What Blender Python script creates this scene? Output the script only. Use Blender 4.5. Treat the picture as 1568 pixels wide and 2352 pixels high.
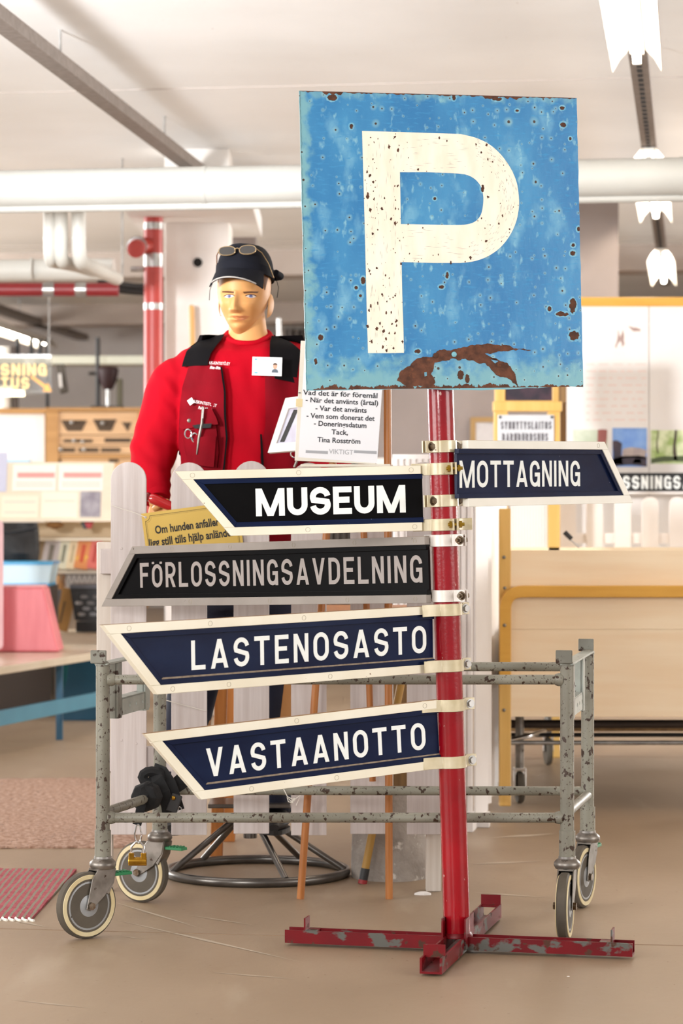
import bpy, bmesh, math, random
from mathutils import Vector as V, Matrix, noise
from mathutils.geometry import tessellate_polygon
from mathutils.bvhtree import BVHTree

for _o in list(bpy.data.objects):
    bpy.data.objects.remove(_o)
SC = bpy.context.scene
COL = SC.collection
random.seed(7)
PI = math.pi

# ---------------------------------------------------------------- camera
F, CX, HY, CH = 5850.0, 784.0, 1150.0, 1.1      # focal length and horizon in pixels of the 1568x2352 frame, eye height
cam = bpy.data.cameras.new('camera')
camo = bpy.data.objects.new('camera', cam)
COL.objects.link(camo)
camo.location = (0, 0, CH)
camo.rotation_euler = (PI / 2, 0, 0)
cam.sensor_fit = 'VERTICAL'
cam.sensor_height = 36
cam.lens = F / 2352 * 36
cam.shift_y = -(1176 - HY) / 2352
cam.clip_start = .1
cam.clip_end = 200
cam.dof.use_dof = True
cam.dof.focus_distance = 6.35
cam.dof.aperture_fstop = 5.0
SC.camera = camo

# ---------------------------------------------------------------- world, light, exposure
SC.view_settings.view_transform = 'Standard'
SC.view_settings.look = 'None'
SC.view_settings.gamma = 1
SC.view_settings.use_curve_mapping = False
SC.view_settings.exposure = 0.3
w = bpy.data.worlds.new('world')
SC.world = w
w.use_nodes = True
w.node_tree.nodes['Background'].inputs[0].default_value = (1.0, 1.0, 1.0, 1)
w.node_tree.nodes['Background'].inputs[1].default_value = .50

def area(name, loc, target, sx, sy, power, color=(1, 1, 1)):
    l = bpy.data.lights.new(name, 'AREA')
    l.shape = 'RECTANGLE'
    l.size, l.size_y, l.energy, l.color = sx, sy, power, color
    o = bpy.data.objects.new(name, l)
    COL.objects.link(o)
    o.location = loc
    o.rotation_euler = (V(target) - V(loc)).to_track_quat('-Z', 'Y').to_euler()
    return o
# daylight from the window front on the left of the hall, a photographer's softbox beside the camera
area('window_daylight', (-6.4, 3.2, 1.9), (0.4, 7.0, .9), 4.5, 1.7, 230, (1, .99, .97))
area('front_right_fill', (6.4, 3.6, 1.9), (0.6, 8.0, .9), 4.5, 1.7, 170, (1, .99, .97))  # added fill light, brightens the right-facing sign and the bed
fb = area('bounce_flash', (-2.3, 5.4, 1.9), (-.5, 10.4, 2.9), .4, .4, 70, (.96, .98, 1))       # aimed at the ceiling
fb.data.spread = math.radians(75)
area('softbox', (-1.9, 1.2, 1.9), (0.5, 7.2, 1.3), .9, .9, 88, (1, .99, .97))
area('far_window_daylight', (-7.5, 15.5, 2.0), (-1, 15.5, 1.0), 5.0, 1.6, 520, (1, 1, .98))
area('right_window_daylight', (6.5, 14.0, 2.0), (1.5, 10.0, .6), 4.0, 1.4, 420, (1, .98, .95))

# ---------------------------------------------------------------- helpers
def P(px, py, d):
    return V(((px - CX) * d / F, d, CH - (py - HY) * d / F))

def S(h):
    r = []
    for i in (0, 2, 4):
        c = int(h[i:i + 2], 16) / 255
        r.append(c / 12.92 if c < .04045 else ((c + .055) / 1.055) ** 2.4)
    return (r[0], r[1], r[2], 1)

MATS = {}
def mat(name, c, rough=.5, metal=0, c2=None, ns=8, lo=.35, hi=.65, st=(1, 1, 1), chips=(), bump=0, bs=60, bst=None,
        emit=0, coat=0, spec=None, trans=0, alpha=1, uv=False, wave=None, detail=4):
    """procedural material: c mixed with c2 by noise, then chips = [(colour, scale, lo, hi, stretch)]"""
    if name in MATS:
        return MATS[name]
    m = bpy.data.materials.new(name)
    MATS[name] = m
    m.use_nodes = True
    nt = m.node_tree
    N, L = nt.nodes, nt.links
    b = N['Principled BSDF']
    b.inputs['Roughness'].default_value = rough
    b.inputs['Metallic'].default_value = metal
    b.inputs['Coat Weight'].default_value = coat
    b.inputs['Transmission Weight'].default_value = trans
    b.inputs['Alpha'].default_value = alpha
    if spec is not None: b.inputs['Specular IOR Level'].default_value = spec
    tc = N.new('ShaderNodeTexCoord')
    src = tc.outputs['UV' if uv else 'Object']
    def coord(stretch):
        mp = N.new('ShaderNodeMapping')
        mp.inputs['Scale'].default_value = stretch
        L.new(src, mp.inputs[0])
        return mp.outputs[0]
    def nz(scale, stretch, lo, hi, det=4):
        n = N.new('ShaderNodeTexNoise')
        n.inputs['Scale'].default_value = scale
        n.inputs['Detail'].default_value = det
        L.new(coord(stretch), n.inputs['Vector'])
        r = N.new('ShaderNodeMapRange')
        r.inputs['From Min'].default_value = lo
        r.inputs['From Max'].default_value = hi
        L.new(n.outputs['Fac'], r.inputs['Value'])
        return r.outputs[0]
    def rgb(col):
        col = S(col) if isinstance(col, str) else col
        n = N.new('ShaderNodeRGB')
        n.outputs[0].default_value = col
        return n.outputs[0]
    def mix(fac, a, bb):
        x = N.new('ShaderNodeMix')
        x.data_type = 'RGBA'
        L.new(fac, x.inputs[0])
        L.new(a, x.inputs[6])
        L.new(bb, x.inputs[7])
        return x.outputs[2]
    cur = rgb(c)
    if c2:
        cur = mix(nz(ns, st, lo, hi, detail), cur, rgb(c2))
    if wave:
        wc, wsc, wst, wlo, whi = wave
        wv = N.new('ShaderNodeTexWave')
        wv.inputs['Scale'].default_value = wsc
        wv.inputs['Distortion'].default_value = 1.0
        L.new(coord(wst), wv.inputs['Vector'])
        r = N.new('ShaderNodeMapRange')
        r.inputs['From Min'].default_value = wlo
        r.inputs['From Max'].default_value = whi
        L.new(wv.outputs['Fac'], r.inputs['Value'])
        cur = mix(r.outputs[0], cur, rgb(wc))
    rmix = None
    for (cc, sc, l0, h0, stt) in chips:
        f = nz(sc, stt, l0, h0, 6)
        cur = mix(f, cur, rgb(cc))
        rmix = f
    L.new(cur, b.inputs['Base Color'])
    if rmix is not None and rough < .6:
        r = N.new('ShaderNodeMapRange')
        r.inputs['To Min'].default_value = rough
        r.inputs['To Max'].default_value = .8
        L.new(rmix, r.inputs['Value'])
        L.new(r.outputs[0], b.inputs['Roughness'])
    if bump:
        n = N.new('ShaderNodeTexNoise')
        n.inputs['Scale'].default_value = bs
        n.inputs['Detail'].default_value = 5
        L.new(coord(bst or st), n.inputs['Vector'])
        bp = N.new('ShaderNodeBump')
        bp.inputs['Strength'].default_value = bump
        bp.inputs['Distance'].default_value = .01
        L.new(n.outputs['Fac'], bp.inputs['Height'])
        L.new(bp.outputs[0], b.inputs['Normal'])
    if emit:
        L.new(cur, b.inputs['Emission Color'])
        b.inputs['Emission Strength'].default_value = emit
    return m

WLOC = {}
def tag(o, label=None, cat=None, group=None, kind=None):
    if label: o['label'] = label
    if cat: o['category'] = cat
    if group: o['group'] = group
    if kind: o['kind'] = kind
    return o

def thing(name, label, cat, loc, group=None):
    o = bpy.data.objects.new(name, None)
    COL.objects.link(o)
    o.empty_display_size = .05
    o.location = loc
    WLOC[o.name] = V(loc)
    return tag(o, label, cat, group)

class Plane:
    """a flat working frame: u to the right, v up, n towards the viewer"""
    def __init__(s, A, u, v):
        s.A, s.u, s.v = V(A), V(u).normalized(), V(v).normalized()
        s.n = s.u.cross(s.v).normalized()
    def pt(s, a, b, c=0):
        return s.A + s.u * a + s.v * b + s.n * c
    def uv(s, px, py):
        C = V((0, 0, CH))
        D = V(((px - CX) / F, 1, -(py - HY) / F))
        t = (s.A - C).dot(s.n) / D.dot(s.n)
        p = C + D * t - s.A
        return (p.dot(s.u), p.dot(s.v))
XZ = lambda d: Plane((0, d, 0), (1, 0, 0), (0, 0, 1))

def pplane(px, py, d, psi=0, tau=0, lean=0):
    r = V((math.cos(psi), math.sin(psi), 0))
    back = V((-math.sin(psi), math.cos(psi), 0))
    z = V((0, 0, 1)) * math.cos(lean) + back * math.sin(lean)
    u = r * math.cos(tau) + z * math.sin(tau)
    v = z * math.cos(tau) - r * math.sin(tau)
    return Plane(P(px, py, d), u, v)

class MB:
    def __init__(s):
        s.v, s.f, s.uv = [], [], {}
    def add(s, vs, fs):
        o = len(s.v)
        s.v += [V(p) for p in vs]
        s.f += [tuple(i + o for i in f) for f in fs]
        return o
    def box(s, c, size, R=None):
        hx, hy, hz = size[0] / 2, size[1] / 2, size[2] / 2
        vs = [V((x, y, z)) for x in (-hx, hx) for y in (-hy, hy) for z in (-hz, hz)]
        if R is not None: vs = [R @ p for p in vs]
        s.add([p + V(c) for p in vs], [(0, 1, 3, 2), (4, 6, 7, 5), (0, 4, 5, 1), (2, 3, 7, 6), (0, 2, 6, 4), (1, 5, 7, 3)])
        return s
    def bbox(s, a, b):
        a, b = V(a), V(b)
        return s.box((a + b) / 2, [abs(b[i] - a[i]) for i in range(3)])
    def pbox(s, x0, y0, x1, y1, d, dep):
        """box whose front face covers a pixel rectangle at distance d"""
        a, b = P(x0, y0, d), P(x1, y1, d)
        return s.bbox(a, (b.x, d + dep, b.z))
    def plbox(s, pl, a0, b0, a1, b1, c0, c1):
        vs = [pl.pt(a, b, c) for a in (a0, a1) for b in (b0, b1) for c in (c0, c1)]
        s.add(vs, [(0, 1, 3, 2), (4, 6, 7, 5), (0, 4, 5, 1), (2, 3, 7, 6), (0, 2, 6, 4), (1, 5, 7, 3)])
        return s
    def prism(s, pl, poly, c0, c1, holes=()):
        loops = [[V((p[0], p[1], 0)) for p in poly]] + [[V((p[0], p[1], 0)) for p in h] for h in holes]
        flat = [p for l in loops for p in l]
        tris = tessellate_polygon(loops)
        n = len(flat)
        o = s.add([pl.pt(p.x, p.y, c1) for p in flat] + [pl.pt(p.x, p.y, c0) for p in flat], [])
        for i, p in enumerate(flat):
            s.uv[o + i] = s.uv[o + n + i] = (p.x, p.y)
        for t in tris:
            a, b, c = (flat[i] for i in t)
            if (b - a).cross(c - a).z < 0: t = (t[0], t[2], t[1])
            s.f.append((o + t[0], o + t[1], o + t[2]))
            if c0 is not None: s.f.append((o + n + t[2], o + n + t[1], o + n + t[0]))
        k = 0
        for l in loops:
            m = len(l)
            for i in range(m):
                j = (i + 1) % m
                s.f.append((o + k + i, o + k + j, o + n + k + j, o + n + k + i))
            k += m
        return s
    def cyl(s, p0, p1, r0, r1=None, n=16, cap=True):
        p0, p1 = V(p0), V(p1)
        r1 = r0 if r1 is None else r1
        z = (p1 - p0).normalized()
        x = z.orthogonal().normalized()
        y = z.cross(x)
        vs = []
        for (p, r) in ((p0, r0), (p1, r1)):
            for i in range(n):
                a = 2 * PI * i / n
                vs.append(p + (x * math.cos(a) + y * math.sin(a)) * r)
        fs = [(i, (i + 1) % n, n + (i + 1) % n, n + i) for i in range(n)]
        if cap: fs += [tuple(range(n - 1, -1, -1)), tuple(range(n, 2 * n))]
        s.add(vs, fs)
        return s
    def tube(s, path, r, n=12, closed=False, cap=True, flat=None):
        pts = [V(p) for p in path]
        m = len(pts)
        rs = r if isinstance(r, (list, tuple)) else [r] * m
        vs, prev = [], None
        for i in range(m):
            if closed: t = pts[(i + 1) % m] - pts[i - 1]
            else: t = pts[min(i + 1, m - 1)] - pts[max(i - 1, 0)]
            t.normalize()
            x = t.orthogonal().normalized() if prev is None else (prev - t * prev.dot(t)).normalized()
            prev = x
            y = t.cross(x)
            for k in range(n):
                a = 2 * PI * k / n
                vs.append(pts[i] + (x * math.cos(a) + y * math.sin(a) * (flat or 1)) * rs[i])
        fs = []
        for i in range(m if closed else m - 1):
            j = (i + 1) % m
            fs += [(i * n + k, i * n + (k + 1) % n, j * n + (k + 1) % n, j * n + k) for k in range(n)]
        if cap and not closed:
            fs += [tuple(range(n - 1, -1, -1)), tuple((m - 1) * n + k for k in range(n))]
        s.add(vs, fs)
        return s
    def lathe(s, base, prof, n=24, axis=(0, 0, 1)):
        z = V(axis).normalized()
        x = z.orthogonal().normalized()
        y = z.cross(x)
        base = V(base)
        vs, fs = [], []
        for (r, h) in prof:
            for i in range(n):
                a = 2 * PI * i / n
                vs.append(base + z * h + (x * math.cos(a) + y * math.sin(a)) * r)
        for j in range(len(prof) - 1):
            fs += [(j * n + i, j * n + (i + 1) % n, (j + 1) * n + (i + 1) % n, (j + 1) * n + i) for i in range(n)]
        fs += [tuple(range(n - 1, -1, -1)), tuple((len(prof) - 1) * n + i for i in range(n))]
        s.add(vs, fs)
        return s
    def loft(s, rings, cap=True):
        n = len(rings[0])
        vs = [p for r in rings for p in r]
        fs = []
        for j in range(len(rings) - 1):
            fs += [(j * n + i, j * n + (i + 1) % n, (j + 1) * n + (i + 1) % n, (j + 1) * n + i) for i in range(n)]
        if cap: fs += [tuple(range(n - 1, -1, -1)), tuple((len(rings) - 1) * n + i for i in range(n))]
        s.add(vs, fs)
        return s
    def grid(s, rows, thick=None, nrm=None):
        """open sheet from rows of points; with thick it becomes a closed slab along nrm or its own normals"""
        R, C = len(rows), len(rows[0])
        vs = [V(p) for r in rows for p in r]
        q = [(i * C + j, i * C + j + 1, (i + 1) * C + j + 1, (i + 1) * C + j) for i in range(R - 1) for j in range(C - 1)]
        if not thick:
            s.add(vs, q)
            return s
        nr = []
        for i in range(R):
            for j in range(C):
                a = vs[min(i + 1, R - 1) * C + j] - vs[max(i - 1, 0) * C + j]
                b = vs[i * C + min(j + 1, C - 1)] - vs[i * C + max(j - 1, 0)]
                nr.append(V(nrm) if nrm else a.cross(b).normalized())
        k = R * C
        vs2 = vs + [vs[i] - nr[i] * thick for i in range(k)]
        fs = q + [tuple(i + k for i in reversed(f)) for f in q]
        edge = [i for i in range(C)] + [i * C + C - 1 for i in range(1, R)] + [(R - 1) * C + j for j in range(C - 2, -1, -1)] + [i * C for i in range(R - 2, 0, -1)]
        for i in range(len(edge)):
            a, b = edge[i], edge[(i + 1) % len(edge)]
            fs.append((b, a, a + k, b + k))
        s.add(vs2, fs)
        return s
    def sphere(s, c, r, n=16, m=10):
        r = r if isinstance(r, (tuple, list)) else (r, r, r)
        rings = []
        for j in range(m + 1):
            t = -PI / 2 + PI * j / m
            q = max(math.cos(t), .01)
            rings.append([V(c) + V((r[0] * q * math.cos(2 * PI * i / n), r[1] * q * math.sin(2 * PI * i / n), r[2] * math.sin(t))) for i in range(n)])
        return s.loft(rings)
    def mesh(s, name, off=V((0, 0, 0))):
        me = bpy.data.meshes.new(name)
        me.from_pydata([tuple(p - off) for p in s.v], [], s.f)
        if s.uv:
            ul = me.uv_layers.new(name='UVMap')
            for l in me.loops:
                ul.data[l.index].uv = s.uv.get(l.vertex_index, (0, 0))
        return me
    def build(s, name, m, parent=None, smooth=False, bevel=0, label=None, cat=None, group=None, kind=None, fix=True, seg=2):
        pn = parent
        off = V((0, 0, 0))
        if parent is not None:
            off = WLOC[parent.name]
        elif s.v:
            lo = V([min(p[i] for p in s.v) for i in range(3)])
            hi = V([max(p[i] for p in s.v) for i in range(3)])
            off = V(((lo.x + hi.x) / 2, (lo.y + hi.y) / 2, lo.z))
        me = s.mesh(name, off)
        if fix:
            bm = bmesh.new()
            bm.from_mesh(me)
            bmesh.ops.recalc_face_normals(bm, faces=bm.faces)
            bm.to_mesh(me)
            bm.free()
        o = bpy.data.objects.new(name, me)
        COL.objects.link(o)
        WLOC[o.name] = off
        if parent is not None: o.parent = parent
        else: o.location = off
        if isinstance(m, (list, tuple)):
            for x in m: me.materials.append(x)
        elif m: me.materials.append(m)
        if smooth:
            for p in me.polygons: p.use_smooth = True
            if smooth != 'all':
                me.set_sharp_from_angle(angle=math.radians(38))
        if bevel:
            md = o.modifiers.new('bevel', 'BEVEL')
            md.width, md.segments, md.limit_method, md.angle_limit = bevel, seg, 'ANGLE', .7
        return tag(o, label, cat, group, kind)

def rotz(a): return Matrix.Rotation(a, 3, 'Z')

# ---------------------------------------------------------------- lettering
def arc(cx, cy, rx, ry, a0, a1, n=12):
    return [(cx + rx * math.cos(math.radians(a0 + (a1 - a0) * i / n)), cy + ry * math.sin(math.radians(a0 + (a1 - a0) * i / n))) for i in range(n + 1)]

def ribbon(pts, t, closed=False):
    """centre line -> list of quads of width t"""
    n = len(pts)
    L, R = [], []
    for i in range(n):
        p = V((pts[i][0], pts[i][1]))
        a = V(pts[i - 1][:2]) if (i > 0 or closed) else None
        b = V(pts[(i + 1) % n][:2]) if (i < n - 1 or closed) else None
        d0 = (p - a).normalized() if a is not None else None
        d1 = (b - p).normalized() if b is not None else None
        if d0 is None: d0 = d1
        if d1 is None: d1 = d0
        m = (d0 + d1)
        m = m.normalized() if m.length > 1e-6 else d0
        nn = V((-m.y, m.x))
        k = 1 / max(.5, abs(V((-d0.y, d0.x)).dot(nn)))
        L.append(p + nn * t / 2 * k)
        R.append(p - nn * t / 2 * k)
    out = []
    for i in range(n if closed else n - 1):
        j = (i + 1) % n
        out.append([R[i], R[j], L[j], L[i]])
    return out

def clipy(poly, y0, y1):
    for (lim, sg) in ((y0, 1), (y1, -1)):
        res = []
        for i in range(len(poly)):
            a, b = poly[i], poly[(i + 1) % len(poly)]
            ia, ib = (a[1] - lim) * sg >= 0, (b[1] - lim) * sg >= 0
            if ia: res.append(a)
            if ia != ib:
                k = (lim - a[1]) / (b[1] - a[1])
                res.append((a[0] + (b[0] - a[0]) * k, lim))
        poly = res
        if not poly: return poly
    return poly

def diag(x0, y0, x1, y1, t):
    """slanted stroke cut level at top and bottom; t is its thickness"""
    dx, dy = x1 - x0, y1 - y0
    L = math.hypot(dx, dy)
    hx = t / 2 * L / abs(dy)
    return [(x0 - hx, y0), (x0 + hx, y0), (x1 + hx, y1), (x1 - hx, y1)]

def glyph(ch, w, t):
    """polygons of one capital of height 1, width w, stroke t"""
    l, r, b, tp = t / 2, w - t / 2, t / 2, 1 - t / 2
    rx = (w - t) / 2
    ry = min(rx * 1.15, .27)
    ln = lambda *p: ribbon(list(p), t)
    if ch == 'A':
        q = diag(t * .55, 0, w / 2, 1, t), diag(w - t * .55, 0, w / 2, 1, t)
        return [q[0], q[1]] + ln((w * .22, .26), (w * .78, .26))
    if ch == 'V':
        return [diag(w / 2, 0, t * .55, 1, t), diag(w / 2, 0, w - t * .55, 1, t)]
    if ch == 'M':
        return ln((l, 0), (l, 1)) + ln((r, 0), (r, 1)) + [diag(w / 2, 0, l + t * .05, 1, t * .95), diag(w / 2, 0, r - t * .05, 1, t * .95)]
    if ch == 'N':
        return ln((l, 0), (l, 1)) + ln((r, 0), (r, 1)) + [diag(r, 0, l, 1, t)]
    if ch == 'Y':
        return ln((w / 2, 0), (w / 2, .5)) + [diag(w / 2, .4, t * .5, 1, t), diag(w / 2, .4, w - t * .5, 1, t)]
    if ch == 'I': return ln((w / 2, 0), (w / 2, 1))
    if ch == 'L': return ln((l, 0), (l, 1)) + ln((0, b), (w, b))
    if ch == 'T': return ln((w / 2, 0), (w / 2, 1)) + ln((0, tp), (w, tp))
    if ch in 'EF':
        q = ln((l, 0), (l, 1)) + ln((0, tp), (w, tp)) + ln((0, .52), (w * .88, .52))
        return q + (ln((0, b), (w, b)) if ch == 'E' else [])
    if ch == 'H': return ln((l, 0), (l, 1)) + ln((r, 0), (r, 1)) + ln((l, .5), (r, .5))
    if ch in 'OÖ':
        if ch == 'Ö': tp -= .07
        p = arc(w / 2, tp - ry, rx, ry, 0, 180) + arc(w / 2, b + ry, rx, ry, 180, 360)
        q = ribbon(p, t, True)
        if ch == 'Ö':
            q += ribbon([(w * .02, .985), (w * .02 + t * .9, .985)], t * .6) + ribbon([(w * .98 - t * .9, .985), (w * .98, .985)], t * .6)
        return q
    if ch == 'U':
        return ribbon([(l, 1)] + arc(w / 2, b + ry, rx, ry, 180, 360) + [(r, 1)], t)
    if ch == 'D':
        k = w * .45
        return ln((l, 0), (l, 1)) + ribbon([(l, tp)] + arc(w - t / 2 - k, tp - k, k, k, 90, 0) + arc(w - t / 2 - k, b + k, k, k, 0, -90) + [(l, b)], t)
    if ch in 'PRB':
        mid = .45
        k = (tp - mid) / 2
        q = ln((l, 0), (l, 1)) + ribbon([(l, tp)] + arc(w - t / 2 - k, tp - k, k, k, 90, -90) + [(l, mid)], t)
        if ch == 'R': q += [diag(w - t * .6, 0, w * .5, mid, t)]
        if ch == 'B':
            k = (mid - b) / 2
            q += ribbon([(l, mid)] + arc(w - t / 2 - k, mid - k, k, k, 90, -90) + [(l, b)], t)
        return q
    if ch == 'G':
        p = arc(w / 2, tp - ry, rx, ry, 5, 180) + arc(w / 2, b + ry, rx, ry, 180, 360)
        return ribbon(p + [(r, .47)], t) + ln((w * .5, .47), (w, .47)) + ln((r, 0), (r, .3))
    if ch == 'S':
        ry = .25
        p = arc(w / 2, tp - ry, rx, ry, 8, 205) + arc(w / 2, b + ry, rx, ry, 25, -172)
        return ribbon(p, t)
    if ch == 'K':
        return ln((l, 0), (l, 1)) + [diag(w - t * .6, 0, w * .35, .6, t), diag(w * .2, .35, w - t * .6, 1, t)]
    return []

GW = {'I': .0, 'M': 1.42, 'A': 1.14, 'V': 1.12, 'T': 1.02, 'L': .9, 'E': .92, 'F': .9, 'Y': 1.1, 'S': 1.02, 'O': 1.05, 'Ö': 1.05}
def word(mb, pl, text, a0, a1, b0, h, c0, c1, t=.15, wk=None, gap=None, slope=0.0):
    """set a word between a0 and a1 on a plane; letter width follows from the room there is"""
    k = sum(GW.get(c, 1) for c in text)
    nI = text.count('I')
    g = (gap if gap is not None else .3)                       # gap in stroke-free letter widths
    tw = a1 - a0
    n = len(text)
    # tw = W*k + nI*t*h + (n-1)*g*W
    W = (tw - nI * t * h) / (k + (n - 1) * g)
    x = a0
    for c in text:
        w = t * h if c == 'I' else W * GW.get(c, 1)
        for i, q in enumerate(glyph(c, w / h, t)):
            mb.prism(pl, [(x + p[0] * h, b0 + p[1] * h) for p in q], c0, c1 + i * 1.5e-5)
        x += w + g * W
    return mb

def text_mb(mb, pl, body, a, b, size, c, bold=0.0, align='LEFT', width=None, shear=0):
    """set plain text with the built-in face, as thin geometry on a plane"""
    cu = bpy.data.curves.new('t', 'FONT')
    cu.body, cu.size, cu.align_x, cu.offset, cu.shear = body, 1.0, align, bold, shear
    cu.resolution_u = 3
    o = bpy.data.objects.new('t', cu)
    COL.objects.link(o)
    bpy.context.view_layer.update()
    me = bpy.data.meshes.new_from_object(o.evaluated_get(bpy.context.evaluated_depsgraph_get()))
    bpy.data.objects.remove(o)
    if len(me.vertices):
        xs = [v.co.x for v in me.vertices]
        sx = size
        if width: sx = width / (max(xs) - min(xs))
        x0 = min(xs) if align == 'LEFT' else ((max(xs) + min(xs)) / 2 if align == 'CENTER' else max(xs))
        mb.add([pl.pt(a + (v.co.x - x0) * sx, b + v.co.y * size, c) for v in me.vertices], [tuple(p.vertices) for p in me.polygons])
    bpy.data.meshes.remove(me)
    bpy.data.curves.remove(cu)
    return mb
# ---------------------------------------------------------------- materials
m_floor = mat('concrete_floor', 'a08b74', .45, c2='8b765f', ns=1.3, lo=.3, hi=.7, st=(1, .5, 1), bump=.08, bs=40,
              chips=[('a99883', 5, .60, .80, (1, .25, 1)), ('7d6c5b', 60, .70, .76, (1, 1, 1))])
m_ceil = mat('painted_concrete_ceiling', 'f2f1f0', .85, c2='e8e6e4', ns=.8, bump=.15, bs=25, chips=[('c9beb6', 40, .71, .75, (1, 1, 1))])
m_wall = mat('grey_wall_paint', 'c4bcb8', .85, c2='b8b0ab', ns=1.2, bump=.05, bs=40)
m_part = mat('partition_paint', '958a86', .8, c2='8b807c', ns=2, chips=[('cdb595', 3.5, .70, .72, (1, 1, .8))])
m_white = mat('white_paint', 'ece8e4', .6, c2='e2dcd8', ns=2)
m_pipe = mat('white_pipe_paint', 'cfcec8', .5, c2='c5c3bc', ns=2)
m_duct = mat('grey_white_duct_paint', 'b2b1ab', .5, c2='a8a6a0', ns=2)
m_colm = mat('column_paint', 'eeeae6', .7, c2='e0dad4', ns=3, bump=.1, bs=30)
m_black = mat('black_void', '0c0b0b', .8)
m_redpipe = mat('red_pipe_paint', 'b23c34', .4, c2='a3322c', ns=3)
m_darkred = mat('dark_red_pipe_paint', '8e2226', .45, c2='7a1c20', ns=3)
m_zinc = mat('galvanised_steel', 'b9b8b6', .35, .85, c2='989694', ns=20)
m_steel = mat('worn_steel', '8d8780', .4, .8, c2='6d6760', ns=25, chips=[('4b3b30', 45, .64, .7, (1, 1, 1))])
m_chrome = mat('chrome', 'd8d8d8', .12, 1)
m_rail = mat('perforated_rail_steel', '8b8079', .6, .3, c2='7a7069', ns=30)
m_tube = mat('lit_fluorescent_tube', 'fff4e2', .5, emit=34)
m_refl = mat('lamp_reflector_white', 'f6f1e8', .35)
m_dark = mat('dark_plastic', '242324', .5)
m_seam = mat('floor_seam', '8d755f', .8)

# ---------------------------------------------------------------- structure
TH = math.radians(8.3)                                             # the hall's long axis against the view axis
def H(a, b, z): return V((a * math.cos(TH) + b * math.sin(TH), -a * math.sin(TH) + b * math.cos(TH), z))
HR = rotz(-TH)
CEIL = 2.9
fl = MB().bbox((-9, -3, -.1), (9, 28, 0)).build('floor', m_floor, kind='structure')
sm = MB()
for b in (6.35, 11.0):
    sm.box(H(0, b, .0004), (16, .004, .0012), HR)
sm.box(H(1.9, 8, .0004), (.004, 22, .0012), HR)
sm.box(H(-2.4, 8, .0004), (.004, 22, .0012), HR)
sm.build('floor_joint', m_seam, fl)
scr = mat('pale_floor_scuff', 'b3a491', .5)
def fground(px, py):
    d = CH * F / (py - HY)
    return V(((px - CX) * d / F, d, 0))
for (x0, y0, x1, y1, wd) in ((248, 2068, 470, 2135, .006), (262, 2112, 700, 2212, .008), (0, 2108, 118, 2132, .006), (280, 2150, 330, 2158, .004), (470, 2232, 690, 2250, .005), (1090, 2050, 1260, 2062, .010), (1080, 1985, 1240, 1978, .02), (20, 2296, 210, 2316, .004), (1120, 1925, 1280, 1915, .025), (420, 2100, 600, 2128, .005)):
    p_, q_ = fground(x0, y0), fground(x1, y1)
    n_ = (q_ - p_).normalized(); s_ = V((-n_.y, n_.x, 0)) * wd
    mb = MB()
    mb.add([p_ + V((0, 0, .0006)), (p_ + q_) / 2 - s_ + V((0, 0, .0006)), q_ + V((0, 0, .0006)), (p_ + q_) / 2 + s_ + V((0, 0, .0006))], [(0, 1, 2, 3)])
    mb.build('scuff_mark', scr, fl)
cl = MB().bbox((-9, 1.0, CEIL), (9, 28, CEIL + .2)).build('ceiling', m_ceil, kind='structure')
cs = MB()
for b in (8.2, 10.9, 13.6, 17.5): cs.box(H(0, b, CEIL - .001), (15, .006, .004), HR)
cs.build('slab_joint', mat('slab_joint_grey', 'bdb3ac', .9), cl)
MB().bbox((-9, 26.4, 0), (9, 26.6, CEIL)).build('wall_back', m_wall, kind='structure')
MB().bbox((7.2, 1.0, 0), (7.4, 26.4, CEIL)).build('wall_right', m_white, kind='structure')
a, b = P(868, 0, 14.2).x, P(1420, 0, 14.2).x
MB().bbox((a, 14.2, 0), (b, 14.35, CEIL)).build('wall_partition', m_part, kind='structure')

# column with capital
cx0, cx1 = P(378, 0, 13).x, P(527, 0, 13).x
cz = P(0, 512, 13).z
col = MB().bbox((cx0, 13, 0), (cx1, 13.34, CEIL)).build('wall_column', m_colm, kind='structure', bevel=.008)
MB().bbox((P(292, 0, 12.6).x, 12.35, cz), (P(585, 0, 12.6).x, 13.7, cz + .1)).build('trim_3', m_ceil, kind='structure')
hp = P(454, 603, 13)
MB().cyl((hp.x, 12.985, hp.z), (hp.x, 13.0, hp.z), .023, n=20).build('drilled_hole', m_black, col)
MB().bbox((P(531, 0, 15).x, 15, 0), (P(585, 0, 15).x, 15.25, CEIL)).build('wall_pier', m_part, kind='structure')

# beams further back
for i, (b, z) in enumerate(((18.2, 2.72), (23.0, 2.72))):
    MB().box(H(0, b, (z + CEIL) / 2), (15, .35, CEIL - z), HR).build('trim_%d' % (i + 1), mat('beam_paint', 'b9aca3', .85, c2='aa9d94', ns=1.5), kind='structure')

# ---------------------------------------------------------------- pipes and lamps under the ceiling
def straight(name, label, p0, p1, r, m, cat='pipe', n=20, group=None):
    return MB().cyl(p0, p1, r, n=n).build(name, m, smooth=True, label=label, cat=cat, group=group)
cr = V((math.cos(TH), -math.sin(TH), 0))
c0 = P(350, 428, 10)
t = thing('insulated_pipe', 'thick white insulated pipe crossing the hall below the ceiling', 'pipe', c0)
MB().cyl(c0 - cr * 4, c0 + cr * 5, .074, n=28).build('pipe_jacket', m_duct, t, smooth=True)
for k in (-2.6, .2, 2.05, 4.0):
    MB().cyl(c0 + cr * k, c0 + cr * (k + .02), .076, n=28).build('pipe_seam_band', m_duct, t, smooth=True)
for k in (-3.0, 3.2):
    MB().cyl(c0 + cr * k + V((0, 0, .07)), V(((c0 + cr * k).x, (c0 + cr * k).y, CEIL)), .006, n=8).build('pipe_hanger', m_zinc, t)
c1 = P(350, 474, 10)
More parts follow.
